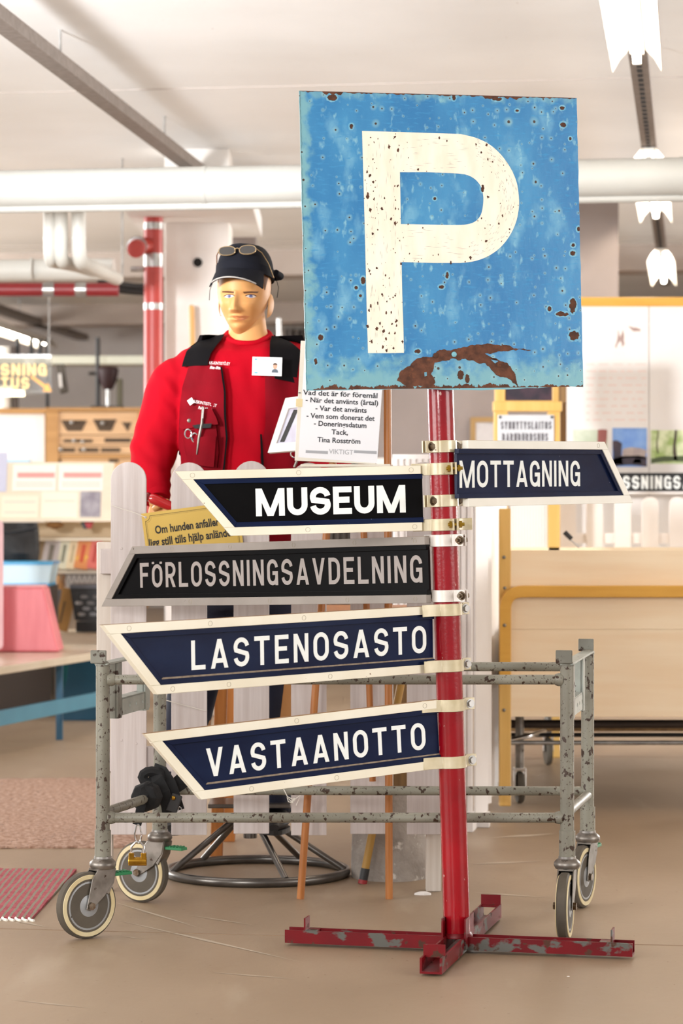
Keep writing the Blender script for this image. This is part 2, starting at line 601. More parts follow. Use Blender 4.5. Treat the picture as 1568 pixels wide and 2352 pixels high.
t = thing('conduit_pipe', 'thin white pipe running along the underside of the insulated pipe', 'pipe', c1)
MB().cyl(c1 - cr * 4, c1 + cr * 5, .017, n=14).build('conduit', m_duct, t, smooth=True)
for k in (-2, 1, 3.4):
    MB().cyl(c1 + cr * k, c1 + cr * k + V((0, 0, .08)), .005, n=8).build('pipe_clip', m_zinc, t)

def bend_path(pts, r=.1, n=6):
    out = [V(pts[0])]
    for i in range(1, len(pts) - 1):
        a, b, c = V(pts[i - 1]), V(pts[i]), V(pts[i + 1])
        u, v = (a - b).normalized(), (c - b).normalized()
        for k in range(n + 1):
            s = k / n
            out.append((b + u * r) * (1 - s) ** 2 + b * 2 * s * (1 - s) + (b + v * r) * s ** 2)
    out.append(V(pts[-1]))
    return out
for i, (px, r, ex, ey, lab) in enumerate(((113, .026, 175, 613, 'white bent pipe dropping beside two others, farthest from the red riser'),
                                         (139, .03, 215, 622, 'white bent pipe dropping between two other white pipes'),
                                         (181, .032, 268, 640, 'white bent pipe dropping under the ceiling, next to the red riser'))):
    p = bend_path([P(px, 415, 11), P(px, 600, 11), P(ex, ey, 12.3)], .09)
    tt = thing('bent_pipe', lab, 'pipe', p[0])
    MB().tube(p, r, 16).build('pipe_body', m_pipe, tt, smooth=True)
    MB().cyl(P(px, 545, 11), P(px, 551, 11), r + .002, n=16).build('joint_ring', m_pipe, tt, smooth=True)
q = P(100, 618, 12.6)
t = thing('pipe_run', 'wide white pipe run ending below the bent pipes', 'pipe', q)
MB().cyl(q - cr * 2.5, P(262, 618, 12.6), .054, n=20).build('pipe_body', m_pipe, t, smooth=True)
MB().cyl(P(70, 618, 12.6), P(75, 618, 12.6), .057, n=20).build('pipe_seam_band', m_pipe, t, smooth=True)
q = P(100, 665, 12.8)
t = thing('sprinkler_pipe', 'dark red sprinkler pipe running level under the white pipes', 'pipe', q)
MB().cyl(P(-120, 665, 12.8), P(272, 665, 12.8), .034, n=18).build('pipe_body', m_darkred, t, smooth=True)
for px in (112, 186):
    MB().cyl(P(px - 13, 665, 12.8), P(px + 13, 665, 12.8), .038, n=18).build('pipe_clamp', m_zinc, t, smooth=True)
t = thing('black_hose', 'black cable hose sagging behind the red riser pipe', 'hose', P(290, 660, 13.4))
for dz in (0, 12):
    MB().tube([P(225 + k * 14, 645 + dz + 14 * math.sin(k / 8 * PI * .5), 13.4) for k in range(9)], .018, 10).build('cable', m_dark, t, smooth=True)
hz_ = P(281, 660, 13.4)
MB().cyl(hz_, (hz_.x, hz_.y, CEIL), .006, n=8).build('hanger', m_zinc, t)

# red riser
t = thing('riser_pipe', 'red riser pipe with bright metal couplings beside the white column', 'pipe', (P(352, 0, 12.75).x, 12.75, 0))
bx_ = P(352, 0, 12.75).x
MB().tube(bend_path([V((bx_ - .15, 12.75, 1.0)), V((bx_, 12.75, 1.0)), V((bx_, 12.75, cz))], .06), .048, 22).cyl((bx_, 12.75, 1.3), (bx_, 12.75, cz), .048, n=22).build('pipe_body', m_redpipe, t, smooth=True)
for (y0, y1, r) in ((512, 528, .05), (583, 614, .051), (697, 712, .0505)):
    MB().cyl((bx_, 12.75, P(0, y1, 12.75).z), (bx_, 12.75, P(0, y0, 12.75).z), r, n=22).build('coupling', m_zinc, t, smooth=True)
e = [P(352, 565, 12.75), P(318, 565, 12.7), P(312, 572, 12.3)]
MB().tube(bend_path(e, .04), .043, 18).build('elbow', m_redpipe, t, smooth=True)
MB().cyl(P(315, 565, 12.55), P(314, 567, 12.47), .05, n=20).build('coupling', m_zinc, t, smooth=True)
MB().cyl(P(300, 618, 12.75), P(340, 618, 12.75), .014, n=10).build('bracket', m_zinc, t)

# ceiling rails and batwing lamps
def rail(name, label, p0, p1, wd, ht, holes=True):
    t = thing(name, label, 'rail', p0)
    d = (p1 - p0)
    L = d.length
    ang = math.atan2(d.x, d.y)
    R = rotz(-ang)
    MB().box((p0 + p1) / 2 + V((0, 0, ht / 2)), (wd, L, ht), R).build('channel', m_rail, t)
    k = 0
    while k * 2.2 < L:
        q = p0 + d * (k * 2.2 / L)
        MB().cyl(q + V((0, 0, ht)), V((q.x, q.y, CEIL)), .006, n=8).build('hanger', m_zinc, t)
        k += 1
    if holes:
        n = int(L / .11)
        for i in range(min(n, 120)):
            q = p0 + d * ((i + .5) / n)
            MB().box(q - V((0, 0, .001)), (wd * .28, .06, .004), R).build('slot', m_black, t)
    return t
def lp(px, py, z):
    d = (z - CH) * F / (HY - py)
    return P(px, py, d)
rail('ceiling_rail', 'long dark empty lamp rail crossing the ceiling diagonally', lp(-240, -121, 2.74), lp(560, 483, 2.74), .075, .05, holes=False)
R0, R1 = lp(1440, -80, 2.74), lp(1527, 655, 2.74)
rail('ceiling_rail', 'slotted steel lamp rail carrying three bright fluorescent fixtures', R0, R1, .07, .05)

def batwing(label, p0, p1, group=None, z=2.735, name='fluorescent_lamp', power=60):
    d = (p1 - p0)
    L = d.length
    ang = math.atan2(d.x, d.y)
    R = rotz(-ang)
    t = thing(name, label, 'lamp', p0, group)
    c = (p0 + p1) / 2
    prof = [(-.088, -.085), (-.062, -.04), (-.03, -.006), (.03, -.006), (.062, -.04), (.088, -.085)]
    rows = []
    for s in (-.5, .5):
        rows.append([c + R @ V((x, s * L, 0)) + V((0, 0, zz)) for (x, zz) in prof])
    MB().grid(rows, .003).build('reflector', m_refl, t)
    MB().box(c + V((0, 0, -.012)), (.05, L, .02), R).build('ballast', m_refl, t)
    MB().cyl(c + R @ V((0, -L / 2 + .03, 0)) + V((0, 0, -.045)), c + R @ V((0, L / 2 - .03, 0)) + V((0, 0, -.045)), .015, n=12).build('tube', m_tube, t)
    for s in (-1, 1):
        MB().box(c + R @ V((0, s * (L / 2 - .02), 0)) + V((0, 0, -.035)), (.03, .03, .05), R).build('lamp_holder', m_refl, t)
    return t
def onrail(py): return lp(R0.x and (1440 + (1527 - 1440) * (py + 80) / 735), py, 2.735)
batwing('large bright fluorescent lamp over the blue parking sign, above the white pipe', onrail(-90), onrail(112))
batwing('bright fluorescent lamp half hidden behind the white insulated pipe', onrail(338), onrail(478))
batwing('small far fluorescent lamp above the white display board', onrail(570), onrail(632))
p0, p1 = lp(-140, 690, 2.62), lp(111, 779, 2.62)
batwing('far fluorescent tube lamp above the lettered glass sign', p0, p1)
rail('ceiling_rail', 'dark far lamp rail above the sign with an arrow', lp(-90, 690, 2.72), lp(190, 782, 2.72), .12, .06, holes=False)
# ---------------------------------------------------------------- sign post
m_red = mat('red_gloss_paint', '9c0718', .24, c2='840514', ns=6, coat=.3, spec=.35, bump=.06, bs=120,
            chips=[('c9a59c', 55, .70, .73, (1, 1, .55)), ('4a3a30', 30, .72, .745, (1, 1, .7))])
m_redfoot = mat('chipped_red_paint', '700711', .42, spec=.25, c2='5f0610', ns=8,
                chips=[('5b5a55', 22, .56, .60, (.6, .6, 1)), ('4d3227', 30, .62, .66, (1, 1, 1))])
m_cream = mat('cream_enamel_paint', 'eee9d8', .33, c2='e4dcc6', ns=6, chips=[('6b4a30', 70, .735, .76, (1, 1, 1))], coat=.2)
m_whitef = mat('white_enamel_paint', 'f4f2ea', .3, c2='eceae0', ns=6, coat=.2)
m_greyf = mat('dull_grey_paint', '9b938c', .45, c2='8a817a', ns=5, chips=[('4a3c33', 60, .72, .75, (1, 1, 1))])
m_navy = mat('navy_enamel', '0f1733', .25, spec=.12, c2='16213f', ns=5, st=(1, 1, 3), chips=[('6f7890', 90, .76, .79, (.35, 1, 1))])
m_blackp = mat('black_enamel', '060506', .3, spec=.1, c2='0b0a0b', ns=5)
m_letter = mat('white_lettering', 'eef2f0', .4)
m_letterg = mat('grey_lettering', '9d9490', .45)
m_band = mat('cream_band_steel', 'ddd3b8', .3, .1, c2='c2b48f', ns=14, coat=.3, chips=[('5a3b22', 60, .69, .73, (1, 1, 1))])
m_bandw = mat('white_band_steel', 'ece7e2', .32, .1, c2='d9d0c8', ns=14, coat=.3, chips=[('6a3a30', 60, .70, .73, (1, 1, 1))])
m_bolt = mat('bolt_steel', '8a7f70', .3, .9, c2='5c4630', ns=50)
m_brassbolt = mat('brass_bolt', 'b79a3c', .3, .9)
m_edge = mat('bare_edge_wood', '9a7448', .7, c2='7c5a36', ns=30)
m_plug = mat('plug_ring', '9c9078', .5)
m_dust = mat('settled_dust', 'a08f7c', .95, c2='857563', ns=80)

PB = P(1050.7, 2185, 6.217)
PB.z = 0
PW = V((-.031, 0, 1)).normalized()
def pole_at(py):
    d = 6.217
    z = CH - (py - HY) * d / F
    return PB + PW * (z / PW.z)
post = thing('sign_post', 'red steel sign post on a cross-shaped channel foot', 'sign post', PB)
PR = .0325
MB().cyl(PB + PW * .035, PB + PW * 1.95, PR, n=40).build('pole', m_red, post, smooth=True)
MB().cyl(PB + PW * 1.95, PB + PW * 1.955, PR * .98, n=40).build('pole_cap', m_red, post, smooth=True)
# foot: four channel arms with an upright lip at each end
ends = {'l': (P(624, 2192, 0), 9.615e-4), }
def ground(px, py):
    d = CH * F / (py - HY)
    return V(((px - CX) * d / F, d, 0))
gl, gr_, gf, gb = ground(626, 2192), ground(1438, 2226), ground(982, 2243), ground(1140, 2112)
axm = (gr_ - gl).normalized()
axs = V((-axm.y, axm.x, 0))
ctr = V((PB.x, PB.y, 0))
def channel(p, q, wd, ht, z0=.0, th=.005, lip=True, top='open'):
    d = (q - p)
    L = d.length
    u = d.normalized()
    s = V((-u.y, u.x, 0))
    mb = MB()
    pl = Plane(p, s, V((0, 0, 1)))
    hw = wd / 2
    prof = [(-hw, z0 + ht), (-hw, z0), (hw, z0), (hw, z0 + ht), (hw - th, z0 + ht), (hw - th, z0 + th), (-hw + th, z0 + th), (-hw + th, z0 + ht)]
    rows = [[p + u * k + s * a + V((0, 0, b)) for (a, b) in prof] for k in (0, L)]
    mb.loft([rows[0], rows[1]], cap=False)
    for k in (0, 1):
        r = rows[k]
        for f in ((0, 1, 6, 7), (1, 2, 5, 6), (2, 3, 4, 5)):
            mb.add([r[i] for i in f], [(0, 1, 2, 3)])
    return mb
fa = channel(ctr - axs * ((ctr - gf).length), ctr + axs * ((gb - ctr).length), .052, .036, .006)
arm = fa.build('cross_channel', m_redfoot, post)
for sgn, q in ((-1, gl), (1, gr_)):
    p_ = ctr + axm * (.027 * sgn)
    e_ = ctr + axm * (axm.dot(q - ctr))
    arm = channel(p_, e_, .05, .032, .008).build('arm_channel', m_redfoot, post)
    MB().box(e_ - axm * (sgn * .05) + V((0, 0, .045)), (.004, .046, .05), rotz(math.atan2(axm.y, axm.x))).build('end_lip', m_redfoot, arm)
    MB().box(e_ - axm * (sgn * .065) + V((0, 0, .038)), (.03, .046, .004), rotz(math.atan2(axm.y, axm.x))).build('lip_foot', m_redfoot, arm)
for sgn, L in ((-1, (ctr - gf).length), (1, (gb - ctr).length)):
    q = ctr + axs * (sgn * (L - (.045 if sgn < 0 else .012)))
    MB().box(q + V((0, 0, .052)), (.052, .004, .03), rotz(math.atan2(axm.y, axm.x))).build('end_lip', m_redfoot, post)
    MB().box(q + axs * (-sgn * .012) + V((0, 0, .039)), (.052, .02, .004), rotz(math.atan2(axm.y, axm.x))).build('lip_foot', m_redfoot, post)
for sgn in (-1, 1):
    MB().box(ctr + axm * (sgn * .028) + V((0, 0, .05)), (.004, .11, .075), rotz(math.atan2(axm.y, axm.x))).build('gusset', m_redfoot, post)
MB().lathe(PB + PW * .036, [(PR + .006, 0), (PR + .006, .004), (PR + .001, .012), (PR - .004, .012)], 32, PW).build('weld_bead', m_redfoot, post, smooth=True)

# ---------------------------------------------------------------- direction signs
def hexbolt(pl, a, b, c0, c1, hd, stub, parent, m, along='n'):
    """bolt with a hexagon head at c1 and a stub of thread beyond the nut"""
    ax = {'n': pl.n, 'u': pl.u}[along]
    p = pl.pt(a, b, c0)
    L = c1 - c0
    mb = MB()
    def hexa(q, r, h): mb.cyl(q, q + ax * h, r, n=6)
    o = mb
    o.cyl(p, p + ax * (L + stub), .0042, n=10)
    hexa(p - ax * .005, .0085, .006)
    hexa(p + ax * (L - .001), .0085, .007)
    mb.cyl(p + ax * (L - .0018), p + ax * (L), .0115, n=14)
    return mb.build('bolt', m, parent, smooth=True)

def clamp(pl_sign, py, s, m, parent, ext=.06, far=.034, style='front', mb_=None):
    """two bent half bands round the pole; s = side (+1/-1 along u) on which the board sits"""
    c = pole_at(py)
    u = (pl_sign.u - PW * pl_sign.u.dot(PW)).normalized()
    pl = Plane(c, u, PW)
    r, th, hh = PR + .001, .0032, .0145
    def strap(sn, near, farr):
        cl_ = [(s * near, sn * .0035), (s * (r + .010), sn * .0035)]
        n = 18
        a0 = math.asin(.0035 / r) + .22
        for i in range(n + 1):
            a = a0 + (PI - 2 * a0) * i / n
            cl_.append((s * r * math.cos(a), sn * r * math.sin(a)))
        cl_ += [(-s * (r + .010), sn * .0035), (-s * farr, sn * .0035)]
        mb = MB()
        ring = []
        m_ = len(cl_)
        outr = []
        for i, q in enumerate(cl_):
            a = V(cl_[max(i - 1, 0)]); b = V(cl_[min(i + 1, m_ - 1)])
            tdir = (b - a).normalized()
            nn = V((-tdir.y, tdir.x))
            if nn.dot(V((0, sn))) < 0: nn = -nn
            if abs(q[0]) < r * .95 and nn.dot(V(q)) < 0: nn = -nn
            outr.append((q[0] + nn.x * th, q[1] + nn.y * th))
        rings = []
        for (i, o) in zip(cl_, outr):
            rings.append([pl.pt(i[0], -hh, i[1]), pl.pt(o[0], -hh, o[1]), pl.pt(o[0], hh, o[1]), pl.pt(i[0], hh, i[1])])
        return mb.loft(rings)
    near, farr = r + ext, r + far
    cl = strap(1, near, farr).build('clamp_band', m, parent, smooth=True, bevel=.0008, seg=1)
    strap(-1, r + .03, farr).build('rear_band', m, cl, smooth=True)
    if style == 'side':
        q = -s * .014
        MB().plbox(pl, q - .002, -hh, q + .002, hh, r - .006, r + .022).build('flange', m, cl)
        MB().plbox(pl, q - s * .010 - .002, -hh, q - s * .010 + .002, hh, r - .006, r + .022).build('flange', m, cl)
        p = pl.pt(q, 0, r + .011)
        mb = MB()
        mb.cyl(p + pl.u * (s * .012), p - pl.u * (s * .028), .0042, n=10)
        mb.cyl(p + pl.u * (s * .009), p + pl.u * (s * .003), .0085, n=6)
        mb.cyl(p - pl.u * (s * .015), p - pl.u * (s * .022), .0085, n=6)
        mb.build('bolt', m_brassbolt, cl, smooth=True)
    else:
        hexbolt(pl, -s * (r + .021), 0, -.008, .008, 0, .012 if style == 'stud' else .002, cl, m_zinc if style == 'front' else m_bolt)
        if style in ('stud', 'two'):
            hexbolt(pl, s * (r + .019), 0, -.008, .009, 0, .012 if style == 'stud' else .004, cl, m_bolt)
    return cl

def line_x(p, q, y):
    k = (y - p[1]) / (q[1] - p[1])
    return p[0] + (q[0] - p[0]) * k

def direction_sign(text, label, fit, d, mf, mp, ml, s, cl, tpx, mband, style, t=.15, gap=.3, o1=.0205, o2=.0325, band_dark=True, ext=.06, panel_end=.0, plugs=(), dust=False, mdark=None, far=.034):
    ax_, ay_, psi, tau, h, L1, L2 = fit
    pl = pplane(ax_, ay_, d, math.radians(psi), math.radians(tau))
    root = thing('direction_sign', label, 'sign', pl.A)
    TT, BB = (L1, h / 2), (L2, -h / 2)                     # tips
    T0, B0 = (0, h / 2), (0, -h / 2)
    sl = V((BB[0] - TT[0], BB[1] - TT[1])).normalized()
    nin = V((-sl.y, sl.x))
    if nin.x * (-L1) < 0: nin = -nin                       # inward normal of the slanted edge
    def ins(o):
        p = V(TT) + nin * o
        q = V(BB) + nin * o
        return (line_x(p, q, h / 2 - o), h / 2 - o), (line_x(p, q, -h / 2 + o), -h / 2 + o)
    a1, b1 = ins(o1)
    a2, b2 = ins(o2)
    yt, yb = h / 2 - o1, -h / 2 + o1
    xt, xb = line_x(TT, BB, yt), line_x(TT, BB, yb)
    # white rails, mitred level with the slanted piece between them
    MB().prism(pl, [T0, TT, (xt, yt), (0, yt)], -.012, .006).build('frame_rail', mf, root, bevel=.0008, seg=1)
    MB().prism(pl, [B0, BB, (xb, yb), (0, yb)], -.012, .006).build('frame_rail', mf, root, bevel=.0008, seg=1)
    MB().prism(pl, [(xt, yt - .0004), (xb, yb + .0004), b1, a1], -.012, .0058).build('frame_slant', mf, root, bevel=.0008, seg=1)
    e = .0012
    MB().prism(pl, [(0, h / 2 + .0003), (L1, h / 2 + .0003), (L1 - e * s * -1, h / 2), (0, h / 2)], -.012, .0035).build('frame_edge', m_edge, root)
    # dark inner rails
    md = mdark or mp
    pe = -s * panel_end
    MB().prism(pl, [(pe, a1[1]), (a1[0], a1[1]), (a2[0], a2[1]), (pe, a2[1])], -.010, .0035).build('inner_rail', md, root, bevel=.0006, seg=1)
    MB().prism(pl, [(pe, b1[1]), (b1[0], b1[1]), (b2[0], b2[1]), (pe, b2[1])], -.010, .0035).build('inner_rail', md, root, bevel=.0006, seg=1)
    MB().prism(pl, [a1, b1, b2, a2], -.010, .0035).build('inner_rail', md, root, bevel=.0006, seg=1)
    pan = MB().prism(pl, [(pe, a2[1]), a2, b2, (pe, b2[1])], -.010, -.003).build('panel', mp, root)
    if dust:
        MB().prism(pl, [(pe, b2[1]), b2, (b2[0] + .006 * (1 if L1 < 0 else -1), b2[1] + .004), (pe, b2[1] + .003)], -.004, -.0015).build('dust_line', m_dust, pan)
    # lettering
    (lx0, ly0, ly1), (rx0, ry0, ry1) = tpx
    u0, v0 = pl.uv(lx0, ly1)
    u1, v1 = pl.uv(rx0, ry1)
    hh = (pl.uv(lx0, ly0)[1] - v0 + pl.uv(rx0, ry0)[1] - v1) / 2
    word(MB(), pl, text, u0, u1, (v0 + v1) / 2, hh, -.0028, -.0018, t, gap=gap).build('lettering', ml, pan)
    # screw plugs along the rails
    mb = None
    for (k, side) in plugs:
        a_ = L1 * k if side > 0 else L2 * k
        b_ = (h / 2 - o1 * .5) * side
        q = [(a_ + .0058 * math.cos(i * PI / 8), b_ + .0058 * math.sin(i * PI / 8)) for i in range(16)]
        qi = [(a_ + .0052 * math.cos(i * PI / 8), b_ + .0052 * math.sin(i * PI / 8)) for i in range(16)]
        MB().prism(pl, q, .0059, .0064, holes=[qi]).build('screw_plug', m_plug, root)
    for py in cl:
        clamp(pl, py, s, mband, root, ext=ext, style=style, far=far)
    return root, pl

direction_sign('MUSEUM', 'cream-framed black arrow sign reading MUSEUM on the red post', (967, 1144, 6.4, 1.46, .1589, -.597, -.466), 6.2,
               m_cream, m_blackp, m_letter, -1, (1077, 1205), ((588, 1121, 1186), (932, 1115, 1177)), m_band, 'side', t=.215, gap=.12, mdark=m_navy,
               plugs=((.04, 1), (.5, 1), (.93, 1), (.04, -1), (.6, -1)), ext=.045, panel_end=.004)
direction_sign('FÖRLOSSNINGSAVDELNING', 'grey-framed black arrow sign reading FÖRLOSSNINGSAVDELNING pointing past the fence', (980.5, 1308.4, -44, 2.045, .1626, -1.0733, -1.2077), 6.19,
               m_greyf, m_blackp, m_letterg, -1, (1241, 1368), ((321, 1293, 1350), (969, 1275, 1338)), m_bandw, 'stud', t=.15, gap=.32,
               plugs=((.03, 1), (.22, 1), (.42, 1), (.64, 1), (.85, 1), (.03, -1), (.22, -1), (.45, -1), (.7, -1)), ext=.03, panel_end=.002, far=.03)
direction_sign('LASTENOSASTO', 'cream-framed navy arrow sign reading LASTENOSASTO on the red post', (995.5, 1467.5, 39.2, 1.03, .1618, -.966, -.824), 6.2,
               m_cream, m_navy, m_letter, -1, (1400, 1528), ((441, 1471, 1540), (980, 1437, 1499)), m_band, 'front', t=.155, gap=.36,
               plugs=((.03, 1), (.42, 1), (.7, 1), (.93, 1), (.03, -1), (.4, -1), (.76, -1), (.95, -1)), dust=True, ext=.05)
direction_sign('VASTAANOTTO', 'lowest cream-framed navy arrow sign, reading VASTAANOTTO', (1007.5, 1685.5, 29.6, 3.45, .1664, -.787, -.653), 6.2,
               m_cream, m_navy, m_letter, -1, (1619, 1749), ((477, 1718, 1783), (979, 1660, 1723)), m_band, 'front', t=.15, gap=.36,
               plugs=((.05, 1), (.5, 1), (.04, -1), (.45, -1), (.8, -1)), dust=True, ext=.05)
direction_sign('MOTTAGNING', 'white-framed navy arrow sign reading MOTTAGNING pointing to the display board', (1070.5, 1087.7, 51.6, .69, .1619, .615, .755), 6.2,
               m_whitef, m_navy, m_letter, 1, (1026, 1150), ((1057, 1058, 1121), (1333, 1058, 1116)), m_band, 'two', t=.15, gap=.25, panel_end=.035, ext=.055, far=.04,
               plugs=((.95, 1),))

# ---------------------------------------------------------------- parking sign
pl = pplane(1331.5, 557.2, 6.2 * 6.16 / 6.09, math.radians(18), math.radians(1.42))
PS = pl
psz = .7038 * 6.16 / 6.09
pw = .706 * 6.16 / 6.09
def blue_enamel():
    m = mat('faded_blue_enamel', '2879b4', .36, c2='4696c8', ns=6, lo=.40, hi=.72, uv=True, bump=.05, bs=60, detail=9, st=(1, .55, 1),
            chips=[('7fbcd8', 14, .54, .76, (1, .6, 1)), ('8cc3d6', 55, .60, .74, (1, .5, 1)), ('2a78b2', 9, .55, .8, (1, .3, 1)), ('3f93c8', 160, .55, .75, (.25, 1, 1))])
    nt = m.node_tree
    N, L = nt.nodes, nt.links
    bs = N['Principled BSDF']
    cur = bs.inputs['Base Color'].links[0].from_socket
    tc = N.new('ShaderNodeTexCoord')
    sx = N.new('ShaderNodeSeparateXYZ')
    L.new(tc.outputs['UV'], sx.inputs[0])
    nz = N.new('ShaderNodeTexNoise')
    nz.inputs['Scale'].default_value = 30
    nz.inputs['Detail'].default_value = 6
    L.new(tc.outputs['UV'], nz.inputs['Vector'])
    def mth(op, a, b):
        n = N.new('ShaderNodeMath')
        n.operation = op
        for k, v in enumerate((a, b)):
            if isinstance(v, (int, float)): n.inputs[k].default_value = v
            else: L.new(v, n.inputs[k])
        return n.outputs[0]
    def rng(v, a, b, lo=0.0, hi=1.0):
        r = N.new('ShaderNodeMapRange')
        r.interpolation_type = 'SMOOTHSTEP'
        r.inputs['From Min'].default_value, r.inputs['From Max'].default_value = a, b
        r.inputs['To Min'].default_value, r.inputs['To Max'].default_value = lo, hi
        L.new(v, r.inputs['Value'])
        return r.outputs[0]
    def mixc(f, a, col):
        x = N.new('ShaderNodeMix')
        x.data_type = 'RGBA'
        L.new(f, x.inputs[0]); L.new(a, x.inputs[6])
        x.inputs[7].default_value = S(col)
        return x.outputs[2]
    wob_ = mth('MULTIPLY', mth('SUBTRACT', nz.outputs['Fac'], .5), .09)
    dl = mth('ADD', mth('ADD', sx.outputs[0], pw), wob_)
    db = mth('ADD', mth('ADD', sx.outputs[1], psz / 2), mth('MULTIPLY', wob_, 1.6))
    dt = mth('ADD', mth('SUBTRACT', psz / 2, sx.outputs[1]), wob_)
    f = mth('MAXIMUM', mth('MAXIMUM', rng(dl, .006, .034, .85, 0), rng(db, .02, .085, .85, 0)), rng(dt, -.005, .02, .55, 0))
    cur = mixc(f, cur, '7fb5bd')
    for (sc, keep, r0, r1, seed) in ((34, .55, .05, .30, 0), (15, .62, .035, .2, 3.7)):
        mp = N.new('ShaderNodeMapping')
        mp.inputs['Location'].default_value = (seed, seed, 0)
        L.new(tc.outputs['UV'], mp.inputs[0])
        vo = N.new('ShaderNodeTexVoronoi')
        vo.voronoi_dimensions = '2D'
        vo.inputs['Scale'].default_value = sc
        L.new(mp.outputs[0], vo.inputs['Vector'])
        cs = N.new('ShaderNodeSeparateColor')
        L.new(vo.outputs['Color'], cs.inputs[0])
        on = mth('GREATER_THAN', cs.outputs[0], keep)
        d = mth('ADD', mth('DIVIDE', vo.outputs['Distance'], mth('ADD', mth('MULTIPLY', cs.outputs[1], .9), .35)), mth('MULTIPLY', wob_, 1.2))
        cur = mixc(mth('MULTIPLY', rng(d, r1 * .3, r1, .42, 0), on), cur, '93c3cb')
        cur = mixc(mth('MULTIPLY', rng(d, r0 * .7, r0 * 1.5, 1, 0), on), cur, '3f2a20')
    L.new(cur, bs.inputs['Base Color'])
    return m
m_blue = blue_enamel()
m_teal = mat('bleached_teal_enamel', '86bcc2', .45, c2='6fb3cb', ns=25, uv=True, detail=7)
m_halo = mat('pale_halo_enamel', '7fbad2', .45, c2='5fa9d0', ns=60, uv=True)
m_rust = mat('rust', '6e4330', .85, c2='4a2c1f', ns=45, uv=True, bump=.25, bs=200, chips=[('93562f', 30, .62, .72, (1, 1, 1))])
m_rustd = mat('dark_rust', '43291f', .85, c2='5d3826', ns=70, uv=True)
m_pcream = mat('cream_letter_enamel', 'fff7e8', .4, c2='f8ecd8', ns=30, uv=True, st=(1, .3, 1), detail=6, bump=.05, bs=80)
root = thing('parking_sign', 'blue square enamel sign with cream letter P and rust along its bottom edge', 'sign', pl.pt(-pw / 2, -psz / 2))
def q5(x, y): return pl.uv(670 + x * .44005, 190 + y * .44005)      # from the measured close-up to the sheet
# slightly wavy outline, rolled out thin
out = []
N_ = 24
def wob(k): return .0006 * math.sin(k * 3.1) + .0004 * math.sin(k * 7.7)
for i in range(N_): out.append((-pw * i / N_, psz / 2 + wob(i) * .4))
for i in range(N_): out.append((-pw + wob(i + 3), psz / 2 - psz * i / N_))
for i in range(N_): out.append((-pw + pw * i / N_, -psz / 2 + wob(i * 1.3) + .004 * math.sin(i / N_ * 7.5) * (i / N_ > .35)))
for i in range(N_): out.append((wob(i + 9), -psz / 2 + psz * i / N_))
MB().prism(pl, out, -.0022, 0).build('sheet', m_blue, root)

def jag(pts, amp, depth=3, seed=0):
    rnd = random.Random(seed)
    pts = [V(p) for p in pts]
    for _ in range(depth):
        nx = []
        for i in range(len(pts)):
            a, b = pts[i], pts[(i + 1) % len(pts)]
            dd = b - a
            nx += [a, (a + b) / 2 + V((-dd.y, dd.x)) * rnd.uniform(-amp, amp)]
        pts = nx
    return [(p.x, p.y) for p in pts]
def inset_clamp(p, m=.0012):
    return (min(max(p[0], -pw + m), -m), min(max(p[1], -psz / 2 + m), psz / 2 - m))
# rust along the edges and the large arch
rnd = random.Random(4)
tp_ = []
for i in range(361):
    x = 85 + (1520 - 85) * i / 360
    hgt = 17 + 26 * noise.noise((x * .016, 0, 0)) + 16 * noise.noise((x * .06, 5, 0)) + 12 * noise.noise((x * .17, 9, 0))
    hgt = max(2, hgt) * (1 if 150 < x < 1180 else .5)
    tp_.append(q5(x, 1606 - .012 * (x - 85) - hgt))
MB().prism(pl, [inset_clamp(p) for p in tp_] + [inset_clamp(q5(1520, 1640)), inset_clamp(q5(82, 1660))], .0001, .0006).build('rust_edge', m_rust, root)
le = [inset_clamp((-pw + .0022 + .005 * max(-.3, noise.noise((i * .09, 3, 0)) + .6 * noise.noise((i * .31, 7, 0))), psz / 2 - psz * i / 300)) for i in range(301)]
MB().prism(pl, le + [inset_clamp((-pw - .01, -psz / 2)), inset_clamp((-pw - .01, psz / 2))], .0001, .0006).build('rust_edge', m_rustd, root)
te = [(-pw + pw * i / 120 * .985 + .004, psz / 2 - rnd.choice((.001, .002, .004)) - (.008 * rnd.random() if i in range(10, 18) or i in range(80, 95) else 0)) for i in range(121)]
MB().prism(pl, te + [(-.001, psz / 2 - .0002), (-pw + .001, psz / 2 - .0002)], .0001, .0006).build('rust_edge', m_rust, root)
archp = [(548, 1555), (560, 1520), (590, 1490), (640, 1450), (700, 1430), (735, 1428), (755, 1405), (790, 1392), (830, 1398), (870, 1385), (930, 1370), (1020, 1360),
         (1060, 1368), (1120, 1368), (1145, 1378), (1180, 1388), (1248, 1396), (1170, 1398), (1120, 1401), (1060, 1408), (1005, 1412), (1030, 1428), (1065, 1438), (1100, 1455),
         (1140, 1480), (1160, 1510), (1170, 1550), (1178, 1585), (1130, 1545), (1085, 1535), (1060, 1520), (1035, 1490), (1010, 1465), (960, 1457), (905, 1440), (870, 1450), (830, 1440), (800, 1452),
         (745, 1460), (740, 1490), (725, 1520), (740, 1540), (748, 1565), (720, 1585), (600, 1590)]
hole1 = [q5(x, y) for x, y in ((690, 1512), (704, 1510), (705, 1530), (692, 1534))]
hole2 = [q5(x, y) for x, y in ((1036, 1444), (1062, 1438), (1078, 1452), (1060, 1466))]
MB().prism(pl, jag([q5(x, y) for x, y in archp], .13, 3, 8), .0001, .0007, holes=[hole1, hole2]).build('rust_patch', m_rust, root)
